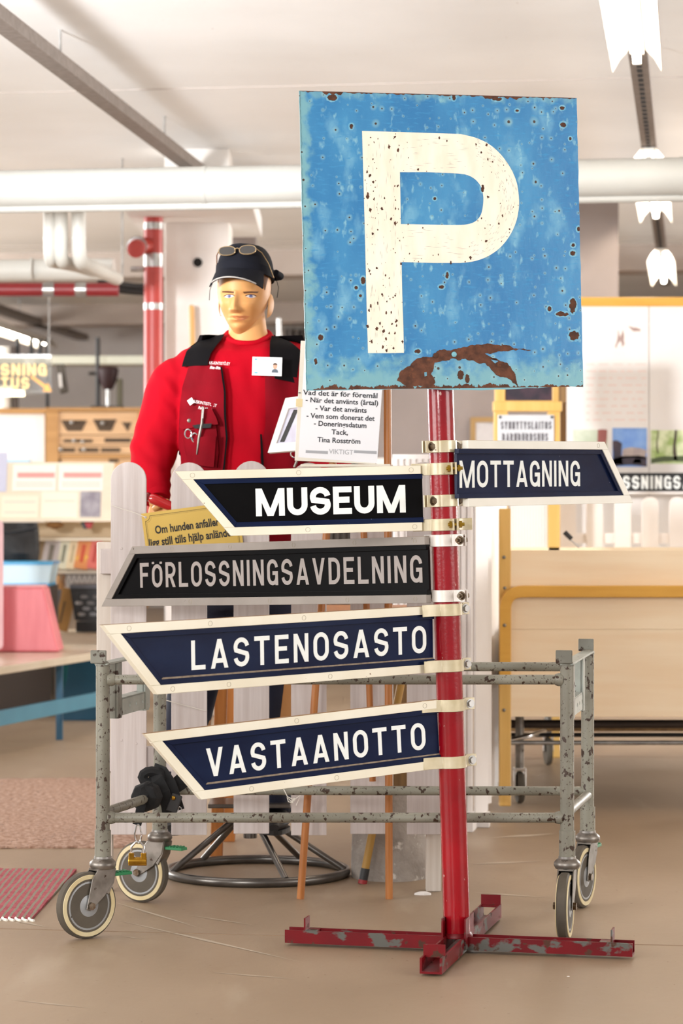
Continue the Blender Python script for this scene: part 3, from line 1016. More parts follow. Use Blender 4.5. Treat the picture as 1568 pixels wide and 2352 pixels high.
big = [(210, 78, 26, 16), (310, 228, 9, 13), (1415, 220, 15, 13), (1465, 890, 13, 13), (1464, 1165, 18, 42), (1410, 1207, 34, 11), (1343, 1180, 10, 13), (1472, 1320, 28, 26),
       (655, 1402, 17, 10), (1467, 848, 9, 9), (335, 1070, 9, 9), (372, 1032, 12, 20), (357, 1112, 8, 8), (810, 1005, 8, 18), (780, 1066, 14, 9), (124, 1455, 7, 18), (150, 1330, 14, 16),
       (1495, 764, 7, 12), (880, 1525, 17, 25), (915, 1545, 12, 24), (745, 605, 7, 7), (995, 552, 9, 20), (395, 590, 7, 20), (845, 78, 9, 14), (1070, 85, 26, 9), (1410, 132, 12, 9), (1175, 146, 9, 6), (1452, 292, 6, 8)]
for i, (x, y, a, b) in enumerate(big):
    el = lambda k: jag([q5(x + a * k * math.cos(j * PI / 4), y + b * k * math.sin(j * PI / 4)) for j in range(8)], .22, 2, i)
    if not (x in (880, 915)):
        MB().prism(pl, [inset_clamp(p, .0006) for p in jag([q5(x + (a + 8) * math.cos(j * PI / 5), y + (b + 8) * math.sin(j * PI / 5)) for j in range(10)], .12, 2, i + 50)], .00005, .0004).build('pale_halo', m_halo, root)
    MB().prism(pl, [inset_clamp(p, .0004) for p in el(1)], .0001, .0012).build('rust_spot', m_rustd, root)
# the letter
lt = [(366, 252), (480, 255), (700, 262), (880, 268)]
bowl = [(960, 288), (1030, 322), (1090, 375), (1140, 445), (1172, 520), (1184, 600), (1183, 660), (1168, 730), (1135, 800), (1085, 862), (1020, 907), (950, 932), (880, 941)]
rest = [(740, 941), (572, 936), (576, 1100), (581, 1280), (584, 1410), (500, 1412), (397, 1411), (391, 1200), (386, 1000), (380, 760), (373, 520)]
hole = [(563, 467), (700, 467), (830, 472), (900, 478), (950, 500), (985, 540), (998, 590), (997, 640), (985, 690), (955, 725), (900, 741), (800, 742), (568, 738), (566, 600)]
def crom(pts, n=5):
    out = []
    for i in range(len(pts) - 1):
        p0, p1, p2, p3 = pts[max(i - 1, 0)], pts[i], pts[i + 1], pts[min(i + 2, len(pts) - 1)]
        for k in range(n):
            s_ = k / n
            out.append(tuple(.5 * (2 * p1[c] + (p2[c] - p0[c]) * s_ + (2 * p0[c] - 5 * p1[c] + 4 * p2[c] - p3[c]) * s_ ** 2 + (3 * p1[c] - p0[c] - 3 * p2[c] + p3[c]) * s_ ** 3) for c in (0, 1)))
    return out + [pts[-1]]
bowl = crom([lt[-1]] + bowl)[1:]
hole = hole[:2] + crom(hole[2:12]) + hole[12:]
rest = [(x + 1.5 * noise.noise((x * .1, y * .03, 1)), y) for (x, y) in crom(rest, 1)]
MB().prism(pl, [q5(*p) for p in lt + bowl + rest], .00015, .0009, holes=[[q5(*p) for p in hole]]).build('letter', m_pcream, root)
# countless specks: rust pits on the blue, chips on the letter
def inpoly(x, y, poly):
    c = False
    for i in range(len(poly)):
        (x0, y0), (x1, y1) = poly[i], poly[i - 1]
        if (y0 > y) != (y1 > y) and x < (x1 - x0) * (y - y0) / (y1 - y0) + x0: c = not c
    return c
LP = lt + bowl + rest
chips, scr = MB(), MB()
rnd = random.Random(11)
for i in range(800):
    x, y = rnd.uniform(366, 1184), rnd.uniform(255, 1410)
    if not inpoly(x, y, LP) or inpoly(x, y, hole): continue
    edge_bias = x < 450 or 500 < x < 580 or x > 960 or y > 900
    if rnd.random() < (.35 if edge_bias else .85): continue
    s_ = rnd.choice((1.5, 2, 2.5, 3, 4, 6, 8)) * (.8 if x > 960 else 1)
    pg = [q5(x + s_ * rnd.uniform(.3, 1.2) * math.cos(j * PI / 4.5), y + s_ * rnd.uniform(.4, 1.9) * math.sin(j * PI / 4.5)) for j in range(9)]
    chips.prism(pl, pg, .0008, .0012)
for i in range(300):                                              # brush-like scratches that follow the strokes
    k = rnd.random()
    if k < .35:
        x, y = rnd.uniform(385, 570), rnd.uniform(300, 1380); dx, dy = rnd.uniform(-2, 2), rnd.uniform(8, 45)
    elif k < .6:
        x, y = rnd.uniform(570, 900), rnd.choice((rnd.uniform(285, 455), rnd.uniform(760, 925))); dx, dy = rnd.uniform(8, 60), rnd.uniform(-1, 2)
    else:
        a = rnd.uniform(-75, 75); rr = rnd.uniform(.70, .98)
        x, y = 880 + 300 * rr * math.cos(math.radians(a)), 604 + 335 * rr * math.sin(math.radians(a))
        a2 = a + 4; dx, dy = 300 * rr * (math.cos(math.radians(a2)) - math.cos(math.radians(a))), 335 * rr * (math.sin(math.radians(a2)) - math.sin(math.radians(a)))
    if not inpoly(x + dx, y + dy, LP) or inpoly(x + dx, y + dy, hole): continue
    L_ = math.hypot(dx, dy); nx, ny = -dy / L_ * .9, dx / L_ * .9
    scr.prism(pl, [q5(x, y), q5(x + dx / 2 + nx, y + dy / 2 + ny), q5(x + dx, y + dy), q5(x + dx / 2 - nx, y + dy / 2 - ny)], .0008, .0011)
chips.build('letter_chips', m_rustd, root, kind='stuff')
scr.build('letter_scratches', mat('scratch_grey', 'b9b3ab', .6), root, kind='stuff')
for (x, y) in ((750, 1424), (845, 1418)):
    a, b = q5(x, y)
    MB().lathe(pl.pt(a, b, 0), [(.0065, 0), (.0065, .003), (.004, .0045), (.001, .005)], 16, pl.n).build('bolt_head', m_rustd if x < 800 else m_teal, root, smooth=True)
# ---------------------------------------------------------------- tubular cart
m_cart = mat('chipped_grey_green_paint', '8a887b', .42, c2='79766a', ns=7, chips=[('3d2c22', 70, .60, .625, (1, 1, .8)), ('4a3a2e', 190, .64, .67, (1, 1, 1)), ('3d2c22', 16, .66, .675, (1, 1, 1))], bump=.06, bs=80)
m_cartd = mat('worn_bracket_paint', '7d7c72', .45, .2, c2='6a685e', ns=14, chips=[('3a2a21', 40, .57, .62, (1, 1, 1))])
m_bracket = mat('grey_bracket_paint', '9ea39b', .4, .1, c2='8c9088', ns=14, chips=[('4a3a30', 50, .67, .7, (1, 1, 1))])
m_tyre = mat('grey_rubber_tyre', '5b5348', .75, c2='4d463c', ns=15)
m_ring = mat('cream_rubber_ring', 'd9cba4', .6, c2='cbb98d', ns=15)
m_disc = mat('brushed_wheel_disc', 'a2a5a8', .4, .25, c2='8b8c8c', ns=12, chips=[('4a4038', 70, .68, .72, (1, 1, 1))])
m_green = mat('green_plastic', '1f7a4a', .4)
FLp, FRp = V((P(236, 0, 6.43).x, 6.43, 0)), V((P(1302, 0, 6.43).x, 6.43, 0))
BLp, BRp = V((P(367, 0, 6.95).x, 6.95, 0)), V((P(1349, 0, 6.93).x, 6.93, 0))
cart = thing('tube_cart', 'grey-green chipped tubular cart frame on four swivel castors behind the red post', 'cart', (FLp + BRp) / 2)
def zz(py, d): return CH - (py - HY) * d / F
TOP = zz(1528, 6.43)
def up(p, z): return V((p.x, p.y, z))
WR = .084
casters = ((FLp, 39, -1, .05), (BLp, -30, -1, .06), (FRp, 78, -1, .048), (BRp, 66, -1, .048))
for (p, ang, dr, offn) in casters:
    post_ = MB().cyl(up(p, .262), up(p, TOP), .0175, n=24).build('corner_post', m_cart, cart, smooth=True)
    MB().lathe(up(p, TOP), [(.0185, -.002), (.0185, .004), (.012, .01), (.004, .011)], 20).build('post_plug', m_cartd, post_, smooth=True)
    a = math.radians(ang)
    nrm = V((math.sin(a), -math.cos(a), 0))                        # wheel face
    tr = V((math.cos(a), math.sin(a), 0)) * dr                     # trail direction
    wc = up(p, WR) + tr * offn
    cs_ = MB()
    cs_.cyl(up(p, .197), up(p, .268), .0205, n=24)
    cas = cs_.build('caster_socket', m_cart, cart, smooth=True)
    MB().lathe(up(p, .17), [(.012, 0), (.030, .002), (.034, .010), (.033, .018), (.026, .025), (.021, .028), (.012, .028)], 28).build('swivel_head', m_steel, cas, smooth=True)
    MB().cyl(up(p, .196), up(p, .203), .0222, n=24).build('collar', m_zinc, cas, smooth=True)
    # fork: crown and two tapering cheeks
    fm = MB()
    plw = Plane(up(p, 0), tr, V((0, 0, 1)))
    fork = MB()
    for s in (-1, 1):
        fork.prism(plw, [(-.026, .172), (.028, .172), (.045, .15), (.052, .12), (offn + .012, WR - .008), (offn, WR - .013), (offn - .012, WR - .004), (.008, .105), (-.02, .14)], s * .0195 - .0016, s * .0195 + .0016)
    fork.prism(plw, [(-.026, .168), (.03, .168), (.03, .174), (-.026, .174)], -.0195, .0195)
    fork.prism(plw, [(-.028, .172), (-.022, .172), (.002, .112), (-.006, .108), (-.022, .138)], -.0195, .0195)
    fork.build('fork', m_steel, cas, bevel=.001, seg=1)
    wh = MB().lathe(wc - nrm * .014, [(.06, 0), (.078, .001), (WR - .001, .005), (WR, .014), (WR - .001, .023), (.078, .027), (.06, .028)], 48, nrm).build('tyre', m_tyre, cas, smooth=True)
    for s in (-1, 1):
        MB().lathe(wc + nrm * (.0128 * s), [(.066, 0), (.0775, 0), (.0768, s * .0022), (.067, s * .0024), (.066, 0)], 48, nrm).build('tyre_ring', m_ring, wh, smooth=True)
        MB().lathe(wc + nrm * (.0125 * s), [(.002, s * .0035), (.02, s * .0035), (.03, s * .0008), (.06, s * .0016), (.0665, s * .0005), (.0665, -s * .002)], 40, nrm).build('wheel_disc', m_disc, wh, smooth=True)
    ab = MB()
    ab.cyl(wc - nrm * .026, wc + nrm * .026, .005, n=12)
    for s in (-1, 1):
        ab.cyl(wc + nrm * (.021 * s), wc + nrm * (.029 * s), .010, n=6)
    ab.build('axle_bolt', m_bolt, cas, smooth=True)
    bk = -tr
    ped = up(p, .155) + bk * .035
    pl = Plane(ped, bk, V((0, 0, 1)) + bk * (-.2))
    pm = MB()
    pm.plbox(pl, -.01, -.004, .045, .004, -.014, .014)
    for k in range(4): pm.plbox(pl, .005 + k * .01, .003, .009 + k * .01, .007, -.014, .014)
    pm.build('brake_pedal', m_green, cas, bevel=.001, seg=1)
def bar(name, a, b, r, m=None, parent=None):
    return MB().cyl(a, b, r, n=20).build(name, m or m_cart, parent or cart, smooth=True)
zt, zl = zz(1561, 6.43), zz(1878, 6.43)
RT = .0125
bar('top_rail', up(FLp, zt), up(FRp, zt), RT)
bar('lower_rail', up(FLp, zl), up(FRp, zl), RT)
zt2, zl2 = zz(1531, 6.94), zz(1816, 6.94)
bar('top_rail', up(BLp, zt2), up(BRp, zt2), RT)
bar('lower_rail', up(BLp, zl2), up(BRp, zl2), RT)
bar('side_rail', up(FLp, zl + .012), up(BLp, zl2 - .01), RT)
bar('side_rail', up(FRp, zl + .012), up(BRp, zl2 - .01), RT)
for p in (FLp, FRp):
    for z in (zt, zl):
        MB().lathe(up(p, z), [(.0165, .012), (.0165, .022), (.0135, .031)], 16, (1 if p is FLp else -1, 0, 0)).build('weld_sleeve', m_cart, cart, smooth=True)
# side brackets: top strip, lugs, hanging plates
for (a, b, sd) in ((FLp, BLp, 1), (FRp, BRp, 1)):
    d = (b - a).normalized()
    s = V((d.y, -d.x, 0))
    Rm = rotz(math.atan2(d.y, d.x))
    L = (b - a).length
    zb = TOP + .004
    br = MB().box(up((a + b) / 2, zb), (L + .03, .034, .005), Rm).build('side_strip', m_bracket, cart, bevel=.001, seg=1)
    for q in (a, b):
        MB().box(up(q, TOP + .022) - d * (.017 if q is a else -.017) + V((-.006, 0, 0)), (.005, .042, .034), Rm).build('end_lug', m_cartd, cart, bevel=.004)
    for k in (.26, .74):
        q = up(a + d * (L * k), TOP - .072)
        lp_ = Plane(q, d, V((0, 0, 1)))
        MB().plbox(lp_, -.018, -.073, .018, .073, -.004, .004).plbox(lp_, -.018, -.073, -.012, .073, -.02, .0).plbox(lp_, .012, -.073, .018, .073, -.02, 0).build('hanging_channel', m_bracket if k > .5 else m_cartd, cart)
    q = up((a + b) / 2, TOP - .118)
    lp_ = Plane(q + d * .03, d, V((0, 0, 1)))
    hs = [[(x + .006 * math.cos(i * PI / 5), .006 * math.sin(i * PI / 5)) for i in range(10)] for x in (-.06, 0, .06)]
    MB().prism(lp_, [(-.13, -.022), (.13, -.022), (.13, .022), (-.13, .022)], -.002, .002, holes=hs).plbox(lp_, -.13, .02, .13, .024, -.03, .002).build('perforated_plate', m_bracket, cart)

# straps, clips and padlock on the cart
m_strap = mat('black_webbing', '0d0d0f', .85, c2='161618', ns=60)
m_brass = mat('brass', 'c79a3a', .22, .95, c2='a87a28', ns=20)
sc_ = up(BLp, zl2 - .004)
st = thing('strap', 'bunched black webbing strap with buckle tied round the cart rail', 'strap', sc_)
d = (BLp - FLp).normalized()
def P2(px, py): return P(px, py, 6.86)
MB().lathe(up(FLp + d * .40, zl + (zl2 - zl) * .75), [(.02, -.03), (.036, -.028), (.041, -.012), (.041, .016), (.034, .03), (.02, .032)], 8, d).build('padded_sleeve', m_strap, st, bevel=.003)
def strap(path, wd, name='webbing', th=.004, nrm=(0, -1, 0)):
    rows = []
    pts = [V(p) for p in path]
    for i, p in enumerate(pts):
        t_ = (pts[min(i + 1, len(pts) - 1)] - pts[max(i - 1, 0)]).normalized()
        w_ = t_.cross(V(nrm)).normalized()
        rows.append([p - w_ * wd / 2, p + w_ * wd / 2])
    return MB().grid(rows, th, nrm).build(name, m_strap, st, bevel=.001, seg=1)
strap([P(352, 1768, 6.90), P(372, 1775, 6.88), P(388, 1800, 6.87), P(398, 1830, 6.87), P(408, 1862, 6.88)], .038)
strap([P(345, 1778, 6.885), P(362, 1790, 6.86), P(376, 1820, 6.855), P(384, 1850, 6.86), P(390, 1885, 6.87)], .034)
strap([P(400, 1785, 6.90), P(415, 1800, 6.90), P(424, 1812, 6.91)], .034)
strap([P(352, 1805, 6.80), P(332, 1815, 6.79), P(325, 1845, 6.78), P(318, 1880, 6.77), P(314, 1895, 6.77)], .024)
MB().tube([P(349 + 22 * math.cos(k * PI / 6), 1785 + 14 * math.sin(k * PI / 6), 6.88) for k in range(12)], .014, 8, closed=True).build('webbing_loop', m_strap, st, smooth=True)
MB().box(P(400, 1845, 6.86), (.03, .012, .05), Matrix.Rotation(.35, 3, 'Y')).build('buckle', m_dark, st, bevel=.003)
MB().sphere(P(398, 1833, 6.85), .006, 12, 8).build('rivet', m_brass, st, smooth=True)
for (px, py) in ((404, 1858), (412, 1862)):
    MB().tube([P(px + 5 * math.cos(k * PI / 4), py + 9 * math.sin(k * PI / 4), 6.86) for k in range(8)], .002, 6, closed=True).build('metal_ring', m_chrome, st, smooth=True)
lk = thing('padlock', 'small brass padlock hanging on a chrome clip from the black strap', 'padlock', P(317, 1985, 6.77))
MB().tube([P(317 + 8 * math.cos(a) * (1 if math.sin(a) > -.2 else .8), 1915 + 22 * math.sin(a), 6.77) for a in [k * PI / 8 for k in range(16)]], .0022, 8, closed=True).build('clip', m_chrome, lk, smooth=True)
MB().tube([P(311, 1970, 6.77), P(301, 1960, 6.77), P(302, 1945, 6.77), P(312, 1934, 6.77), P(322, 1934, 6.77), P(331, 1945, 6.77), P(331, 1960, 6.77), P(325, 1970, 6.77)], .003, 10).build('shackle', m_chrome, lk, smooth=True)
lkp = Plane(P(316, 1974, 6.77), (1, 0, 0), (0, 0, 1))
mb = MB().plbox(lkp, -.0235, -.014, .0235, .003, -.011, .011).plbox(lkp, -.0235, .0, -.009, .018, -.009, .009).plbox(lkp, .009, .0, .0235, .018, -.009, .009)
mb.cyl(lkp.pt(-.0245, -.005, .0), lkp.pt(.0245, -.005, 0), .012, n=20)
mb.build('lock_body', m_brass, lk, bevel=.0015)

# ---------------------------------------------------------------- picket fence
FD = 7.12
m_picket = mat('white_washed_wood', 'c9bfbc', .6, c2='bbafab', ns=6, st=(14, 14, .5), bump=.08, bs=30, chips=[('a9958a', 14, .72, .76, (6, 6, .3))])
m_fpost = mat('white_fence_post', 'd8cfc6', .55, c2='c8bcb0', ns=5, st=(10, 10, .5))
fc = thing('picket_fence', 'white picket fence with round-topped boards in front of the mannequin', 'fence', (P(620, 0, FD).x, FD, 0))
pk = Plane((0, FD, 0), (1, 0, 0), (0, 0, 1))
ztop, zbot = zz(1060, FD), zz(1916, FD)
for i, px in enumerate((295, 434, 577, 709, 845, 975)):
    x = P(px, 0, FD).x
    hw = .0495
    k = random.uniform(-.004, .004)
    poly = [(x - hw, zbot + k), (x + hw, zbot + k)] + [(x + hw * math.cos(j * PI / 14), ztop - hw + hw * math.sin(j * PI / 14) + k) for j in range(15)]
    b = MB().prism(pk, poly, -.018, 0).build('picket', m_picket, fc, bevel=.002)
    for (dx, z) in ((-.02, zz(1260, FD)), (.022, zz(1268, FD)), (-.02, zz(1700, FD)), (.021, zz(1708, FD))):
        MB().lathe(pk.pt(x + dx, z, 0), [(.004, 0), (.0035, .0012), (.001, .0014)], 10, pk.n).build('screw_head', m_picket, b)
for z in (zz(1290, FD), zz(1745, FD)):
    MB().bbox((P(228, 0, FD).x, FD + .0185, z - .035), (P(1010, 0, FD).x, FD + .045, z + .035)).build('cross_rail', m_picket, fc, bevel=.002)
for (x0, x1, yt) in ((218, 254, 1246), (979, 1014, 1500)):
    MB().bbox((P(x0, 0, FD).x, FD + .0455, 0), (P(x1, 0, FD).x, FD + .09, zz(yt, FD))).build('fence_post', m_fpost, fc, bevel=.003)

# brass dog sign and its string
m_gold = mat('brass_yellow_plate', 'b8963f', .38, .25, c2='c4a450', ns=3)
m_ink = mat('black_ink', '17120c', .6)
tilt = math.radians(7.6)
dp = pplane(440, 1240, FD - .012, 0, tilt)
ds = thing('warning_plate', 'yellow brass plate with Swedish dog warning tied to the picket fence', 'sign', dp.pt(0, -.06))
c_ = [dp.uv(*p) for p in ((324, 1180), (545, 1148), (556, 1330), (344, 1366))]
W0, W1, Z0, Z1 = c_[0][0], c_[1][0], c_[2][1], c_[0][1]
MB().prism(dp, [(W0, Z0), (W1, Z0), (W1, Z1), (W0, Z1)], -.002, 0).build('plate', m_gold, ds)
def rim(i, th, k):
    a0, a1, b0, b1 = W0 + i, W1 - i, Z0 + i, Z1 - i
    def pth(g, kk):
        o = []
        for (cx_, cy_, s0) in ((a0, b0, 90), (a1, b0, 180), (a1, b1, 270), (a0, b1, 360)):
            ar = arc(cx_, cy_, kk, kk, s0, s0 - 90, 5)
            o += ar if s0 == 90 else ar
        return o
    q = pth(0, k)
    mb = MB()
    for r_ in ribbon(q, th, True): mb.prism(dp, [(p[0], p[1]) for p in r_], 0, .0004)
    mb.build('border_line', m_ink, ds)
rim(.009, .0011, .014)
rim(.0125, .0004, .014)
for (s_, px, py, wpx) in (('Om hunden anfaller', 357, 1226, 147), ('ligg still tills hjälp anländer', 343, 1256, 196)):
    a, b = dp.uv(px, py)
    a1, _ = dp.uv(px + wpx, py - wpx * math.tan(tilt))
    text_mb(MB(), dp, s_, a, b, .031, .0005, bold=.03, width=a1 - a).build('lettering', m_ink, ds, fix=False)
a, b = dp.uv(334, 1188)
MB().cyl(dp.pt(a, b, -.003), dp.pt(a, b, .001), .0035, n=10).build('corner_hole', m_picket, ds)
m_cord = mat('white_string', 'd8d2c8', .9)
MB().tube([P(254, 1160, FD - .006), P(285, 1170, FD - .008), P(310, 1178, FD - .01), P(334, 1188, FD - .016)], .0011, 6).build('string', m_cord, smooth=True, label='thin string holding the yellow plate to the first picket', cat='string')
sg = MB().tube([P(352, 1604, FD - .008), P(380, 1608, FD - .007), P(420, 1619, FD - .006), P(473, 1633, FD - .005)], .0012, 6)
sg.build('string', m_cord, smooth=True, label='slack white string hanging across the pickets behind the cart post', cat='string')
kp = [P(651 + 3 * k, 1812 + 6 * k, 6.925) for k in range(4)] + [P(668 + 9 * math.cos(k), 1838 + 7 * math.sin(k * 1.7), 6.925) for k in range(9)] + [P(690, 1826, 6.925), P(680, 1850, 6.925)]
MB().tube(kp, .0014, 6).build('string', m_cord, smooth=True, label='knotted white string end on the rear cart rail', cat='string')

# ---------------------------------------------------------------- easel with notice board
m_beech = mat('varnished_beech', 'b06f35', .4, c2='9a5c28', ns=6, st=(10, 10, .6), bump=.05, bs=20)
m_pine = mat('pale_pine', 'd9a866', .5, c2='c99654', ns=5, st=(10, 10, .5))
m_board = mat('cream_board', 'e9e3d6', .6, c2='ded6c6', ns=4)
ED = 7.035
ez = thing('easel', 'varnished wooden easel with thin round legs in front of the fence', 'easel', (P(790, 0, ED).x, ED, 0))
apex = P(812, 560, ED + .05)
l0 = ground(690, 2062)
l1 = ground(893, 2062)
MB().cyl((l0.x, ED, 0), P(752, 1190, ED + .012), .0105, n=14).build('leg', m_beech, ez, smooth=True)
MB().cyl(P(752, 1190, ED + .012), apex, .0105, n=14).build('leg_upper', m_beech, ez, smooth=True)
MB().cyl((l1.x, ED, 0), P(889, 700, ED + .03), .0105, n=14).build('leg', m_beech, ez, smooth=True)
MB().cyl((l0.x + .20, ED + .045, .32), apex + V((0, .01, 0)), .0095, n=12).build('rear_leg', m_beech, ez, smooth=True)
MB().box(P(800, 620, ED + .04), (.16, .03, .06)).build('head_block', m_beech, ez, bevel=.004)
MB().bbox(P(690, 1066, ED - .018) , P(896, 1073, ED + .02)).build('ledge', m_board, ez, bevel=.002)
np_ = pplane(776, 920, ED - .014, math.radians(3), math.radians(-2.6), .02)
m_paper = mat('white_paper', 'eeedf0', .6)
nb = thing('notice_board', 'cream board with a printed Swedish donation notice standing on the easel', 'notice board', np_.pt(0, -.17))
bq = [np_.uv(*p) for p in ((691, 782), (677, 1058), (862, 1066), (884, 790))]
MB().prism(np_, bq, -.014, -.006).build('backing_board', m_board, nb, bevel=.001)
pq = [np_.uv(*p) for p in ((705, 800), (685, 1050), (866, 1064), (884, 800))]
pq[0] = np_.uv(700, 800)
MB().prism(np_, pq, -.006, -.005).build('paper_sheet', m_paper, nb)
mb = MB()
for (s_, cxp, py, wpx) in (('- Vad det är för föremål', 776, 910, 182), ('- När det använts (årtal)', 785, 927, 167), ('- Var det använts', 783, 945, 118), ('- Vem som donerat det', 782, 963, 157), ('- Doneringsdatum', 781, 980, 121), ('Tack,', 780, 998, 38), ('Tina Rosström', 778, 1017, 99)):
    a, b = np_.uv(cxp, py)
    k = np_.uv(cxp + wpx / 2, py)[0] - np_.uv(cxp - wpx / 2, py)[0]
    text_mb(mb, np_, s_, a, b, .0195, -.0046, bold=.02, align='CENTER', width=k)
mb.build('lettering', mat('notice_ink', '2a2a30', .6), nb, fix=False)
mb = MB()
a, b = np_.uv(783, 1043)
text_mb(mb, np_, 'VIKTIGT', a, b, .0185, -.0046, bold=.004, align='CENTER', width=.067)
for (x0, x1) in ((702, 753), (813, 865)):
    a0, b0 = np_.uv(x0, 1037); a1, b1 = np_.uv(x1, 1040)
    mb.prism(np_, [(a0, b0 - .004), (a1, b0 - .004), (a1, b0 + .004), (a0, b0 + .004)], -.005, -.0046)
mb.build('heading_bar', mat('grey_ink', 'a9a9ad', .6), nb, fix=False)
a, b = np_.uv(687, 925)
MB().prism(np_, [(a - .009, b - .011), (a + .009, b - .011), (a + .009, b + .011), (a - .009, b + .011)], -.005, -.0042).build('masking_tape', mat('tape', 'e2cfa0', .7), nb)
# little white framed picture in front of the vest
fp = pplane(652, 975, 7.16, math.radians(-34), math.radians(-9), .25)
fr = thing('picture_frame', 'small white framed picture leaning between the notice board and the vest', 'picture frame', fp.pt(0, -.08))
fq = [fp.uv(*p) for p in ((655, 914), (614, 1040), (690, 1034), (700, 908))]
ctrq = (sum(p[0] for p in fq) / 4, sum(p[1] for p in fq) / 4)
inn = [fp.uv(*p) for p in ((662, 938), (634, 1018), (688, 1014), (696, 934))]
MB().prism(fp, fq, -.012, 0, holes=[inn]).build('frame', m_white, fr, bevel=.001)
MB().prism(fp, inn, -.01, -.006).build('picture', mat('pale_print', 'cfd3e2', .5, c2='bfb9cc', ns=20), fr)
sq = [fp.uv(*p) for p in ((672, 940), (640, 1014), (650, 1014), (682, 940))]
MB().prism(fp, sq, -.006, -.005).build('black_stripe', m_dark, fr)

# stand, concrete foot, sticks
m_stand = mat('grey_steel_tube', '77736f', .3, .75, c2='5f5a55', ns=9)
MD = 7.48
mc = V((P(590, 0, MD).x, MD, 0))
sd = thing('ring_stand', 'grey steel stand with a wide floor ring and slanting spokes under the mannequin', 'stand', mc)
RR = .262
MB().tube([mc + V((RR * math.cos(k * PI / 32), RR * .92 * math.sin(k * PI / 32), .0135)) for k in range(64)], .0135, 12, closed=True).build('floor_ring', m_stand, sd, smooth=True)
hb = mc + V((-.02, 0, .2))
for a in (200, 290, 350, 62, 130):
    a = math.radians(a)
    MB().cyl(mc + V((RR * math.cos(a), RR * .92 * math.sin(a), .022)), hb + V((.03 * math.cos(a), .03 * math.sin(a), -.02)), .0095, n=12).build('spoke', m_stand, sd, smooth=True)
MB().cyl(hb - V((0, 0, .09)), hb + V((0, 0, .62)), .02, n=18).build('hub_post', m_stand, sd, smooth=True)
MB().box(hb + V((0, 0, .012)), (.24, .16, .012)).build('foot_plate', m_stand, sd, bevel=.002)
m_conc = mat('rough_cast_concrete', 'a89f97', .95, c2='8f867e', ns=14, bump=.5, bs=45, chips=[('d0c8c0', 30, .62, .7, (1, 1, 1))])
cb = ground(897, 2026)
cb.y += .11
cf = thing('concrete_foot', 'round rough concrete foot holding a timber post behind the fence', 'concrete base', cb)
rings = []
for (r, z) in ((.112, 0), (.114, .03), (.112, .12), (.112, .24), (.108, .255), (.02, .257)):
    rings.append([cb + V((r * math.cos(k * PI / 18) * (1 + .012 * noise.noise((k * .9, z * 20, 1))), r * math.sin(k * PI / 18), z)) for k in range(36)])
MB().loft(rings).build('concrete_drum', m_conc, cf, smooth=True)
m_ochre = mat('old_timber', '8a6a40', .7, c2='735635', ns=6, st=(10, 10, .5))
MB().bbox((P(903, 0, cb.y).x, cb.y - .02, .25), (P(934, 0, cb.y).x, cb.y + .02, .78)).build('timber_post', m_ochre, cf, bevel=.002)
stp = ground(832, 2030)
st_ = thing('striped_stick', 'yellow stick with black and red tip leaning behind the fence', 'stick', stp)
e_ = P(880, 1780, stp.y + .02)
dv = (e_ - stp).normalized()
MB().cyl(stp + dv * .0, stp + dv * .012, .013, n=14).build('red_tip', mat('red_rubber', '8f1f22', .5), st_, smooth=True)
MB().cyl(stp + dv * .012, stp + dv * .045, .013, n=14).build('black_band', m_dark, st_, smooth=True)
MB().cyl(stp + dv * .045, stp + dv * .75, .0115, n=14).build('shaft', mat('yellow_wood', 'a8803a', .5), st_, smooth=True)
lg = ground(497, 1974)
ws = thing('wooden_trestle', 'square orange-brown wooden trestle legs standing behind the pickets', 'trestle', lg)
for (dx, dy, lean) in ((0, 0, .02), (.62, .05, -.03), (.02, .42, .02), (.60, .45, -.03)):
    p = lg + V((dx, dy, 0))
    MB().prism(Plane(p, (1, 0, 0), (0, 0, 1)), [(-.019, 0), (.019, 0), (.019 + lean, .72), (-.019 + lean, .72)], -.02, .02).build('leg', m_beech, ws, bevel=.002)
MB().bbox(lg + V((-.05, -.06, .72)), lg + V((.72, .52, .76))).build('top_board', m_beech, ws, bevel=.003)
# crumbs on the floor
m_crumb = mat('grey_crumb', '5a5148', .9)
for i, (px, py, r, lab) in enumerate(((1182, 2158, .012, 'dark flat crumb of dirt on the floor by the cross foot'), (1230, 2170, .003, 'tiny pale crumb on the floor beside the castor'), (1305, 2243, .003, 'tiny pale crumb on the floor before the foot arm'))):
    g = ground(px, py)
    mb = MB()
    mb.loft([[g + V((r * k * math.cos(j * 1.05) * (1 + .3 * math.sin(j * 2.7)), r * k * .8 * math.sin(j * 1.05), z)) for j in range(6)] for (k, z) in ((1, 0), (.9, r * .3), (.3, r * .45))])
    mb.build('floor_crumb', m_crumb if i == 0 else m_white, label=lab, cat='crumb')
g = ground(972, 2055)
mb = MB()
mb.loft([[g + V((.022 * k * math.cos(j * .8) * (1 + .2 * math.sin(j * 2.1)), .012 * k * math.sin(j * .8), z)) for j in range(8)] for (k, z) in ((1, 0), (.95, .005), (.4, .009))])
mb.build('paint_flake', m_white, label='white flake lying on the floor at the fence post', cat='flake')
